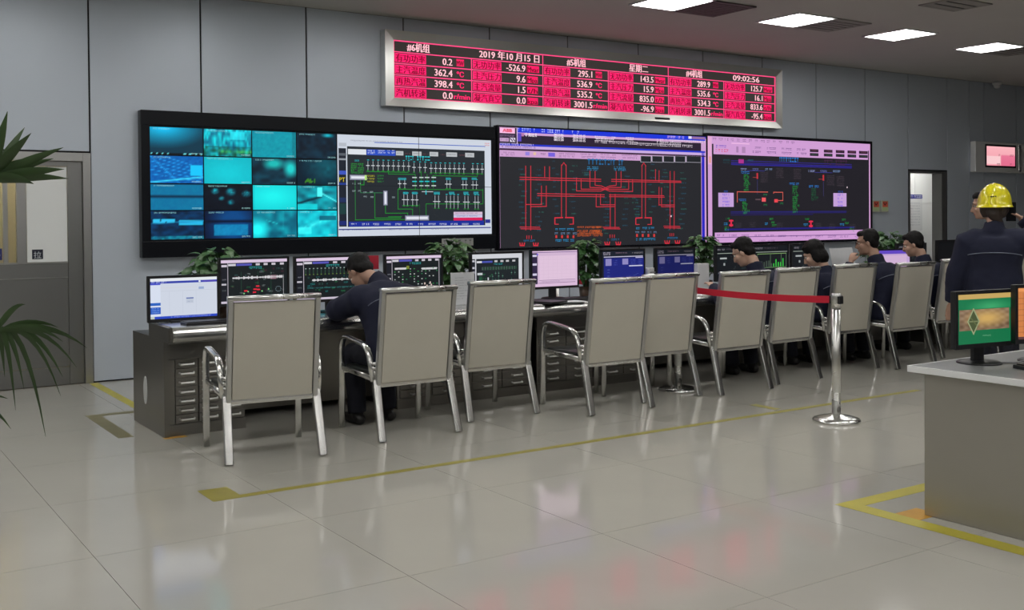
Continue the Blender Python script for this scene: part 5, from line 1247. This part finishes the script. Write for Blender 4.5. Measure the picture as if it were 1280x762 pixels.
    if glasses:
        b2 = bmesh.new()
        for s in (-1, 1):
            pts = [hp(s*.033+.024*cos(a), .106, -.002+.018*sin(a)) for a in [2*pi*i/14 for i in range(15)]]; tube(b2, pts, .0018, 6)
            tube(b2, [hp(s*.057, .104, .004), hp(s*.078, .05, .004), hp(s*.084, -.012, .0)], .0018, 6)
        tube(b2, [hp(-.01, .108, .002), hp(.01, .108, .002)], .0018, 6); mesh_obj('glasses', b2, 'black', root, True)
    return root, hp, Rh, arm

person('person', 'man in navy work jacket bent low over the desk with cropped black hair', (3.375, 6.52), 0, (0, -.02, .53), (-.035, .45, 1.075), .25, -.85, ((-.06, .66, .80), (.16, .66, .80)), poles={-1: (-1, .25, -.35), 1: (.8, 0, -.5)}, bulk=1.5, nk=(.04, -.06, -.025))
person('person', 'man in glasses and navy jacket looking down at the desk, first past the red belt', (7.20, 6.60), 0, (0, 0, .53), (-.04, .30, 1.125), .42, -.50, ((-.18, .55, .80), (.16, .55, .80)), glasses=True, bulk=1.2, skin='skin_pale')
person('person', 'woman with dark bobbed hair in navy jacket facing down at the desk', (8.14, 6.76), 0, (0, 0, .53), (.02, .17, 1.075), .5, -.42, ((-.16, .45, .80), (.14, .45, .80)), k=.90, hair='bob', skin='skin_pale', bulk=.9)
person('person', 'man in thin glasses holding his chin before a raised white sheet', (8.80, 6.58), 0, (0, 0, .53), (-.02, .21, 1.185), .62, -.12, ((-.11, .335, .985), (.18, .50, .80)), glasses=True, bulk=1.25, poles={-1: (-.5, .3, -1)}, curl=(1.1, .6))
person('person', 'man with cropped hair and no glasses, last at the desk by the doorway', (9.76, 6.80), 0, (0, 0, .53), (-.05, .13, 1.145), .5, -.28, ((-.22, .45, .80), (.14, .45, .80)), bulk=1.2)
rt, hp, Rh, arm = person('person', 'standing person in navy jacket and yellow hard hat with back turned', (7.755, 4.80), -radians(58), (0, 0, .90), (0, .03, 1.525), -.06, -.02, ((-.33, .10, .70), (.185, .10, 1.42)), stand=True, hair='long', bulk=1.9, poles={-1: (-.5, -.6, 0), 1: (.7, -.1, -.8)}, curl=(.5, 1.2), group='standing visitors', k=.97)
bm = bmesh.new()       # hard hat: ribbed dome, brim and peak
rows = []
for i in range(11):
    th = i/10*pi/2; row = []
    for q in range(48):
        a = 2*pi*q/48; rib = .004*max(0, cos(a*2))**8 if False else .006*max(0, 1-abs(sin(a))*7)*sin(th)
        row.append(hp((.118+rib)*cos(a)*sin(th), -.012+(.142+rib)*sin(a)*sin(th), .005+.165*cos(th)**.92+(.004 if abs(cos(a)) < .2 else 0)))
    rows.append(row)
for dr, dz in ((.012, -.012), (.020, -.016), (.014, -.020), (-.004, -.014)):
    rows.append([hp((.118+dr)*cos(2*pi*q/48), -.012+(.142+dr+(.035*max(0, sin(2*pi*q/48))**2 if dr > 0 else 0))*sin(2*pi*q/48), .005+dz-.012*(1-sin(2*pi*q/48))*.5) for q in range(48)])
V = [[bm.verts.new(p) for p in r] for r in rows[1:]]; top = bm.verts.new(rows[0][0])
for q in range(48): bm.faces.new((top, V[0][q], V[0][(q+1) % 48]))
for a, b in zip(V, V[1:]):
    for q in range(48): bm.faces.new((a[q], b[q], b[(q+1) % 48], a[(q+1) % 48]))
bm.faces.new(V[-1][::-1])
hat = mesh_obj('hard_hat', bm, 'helmet', rt, True)
b2 = bmesh.new()
for k in (-1, 0, 1): ellipsoid(b2, hp(k*.016-.0, -.149+.002*abs(k), .060), (.006, .004, .006), Rh, 8, 6)
mesh_obj('hat_badge', b2, 'black', hat, True)
b2 = bmesh.new(); box(b2, -.036, .036, -.005, .005, -.075, .075, bev=.004)
ph = mesh_obj('phone', b2, 'gloss_black', rt); ph.location = hp(.115, .03, -.055)
person('person', 'dark haired person in glasses standing behind the yellow hard hat', (8.915, 5.585), radians(33), (.0, -.02, .90), (0, .03, 1.535), .0, -.12, ((-.2, .15, .75), (.2, .15, .75)), stand=True, glasses=True, bulk=1.0, group='standing visitors')
print('objects', len(bpy.data.objects), 'tris', sum(len(m.polygons) for m in bpy.data.meshes))
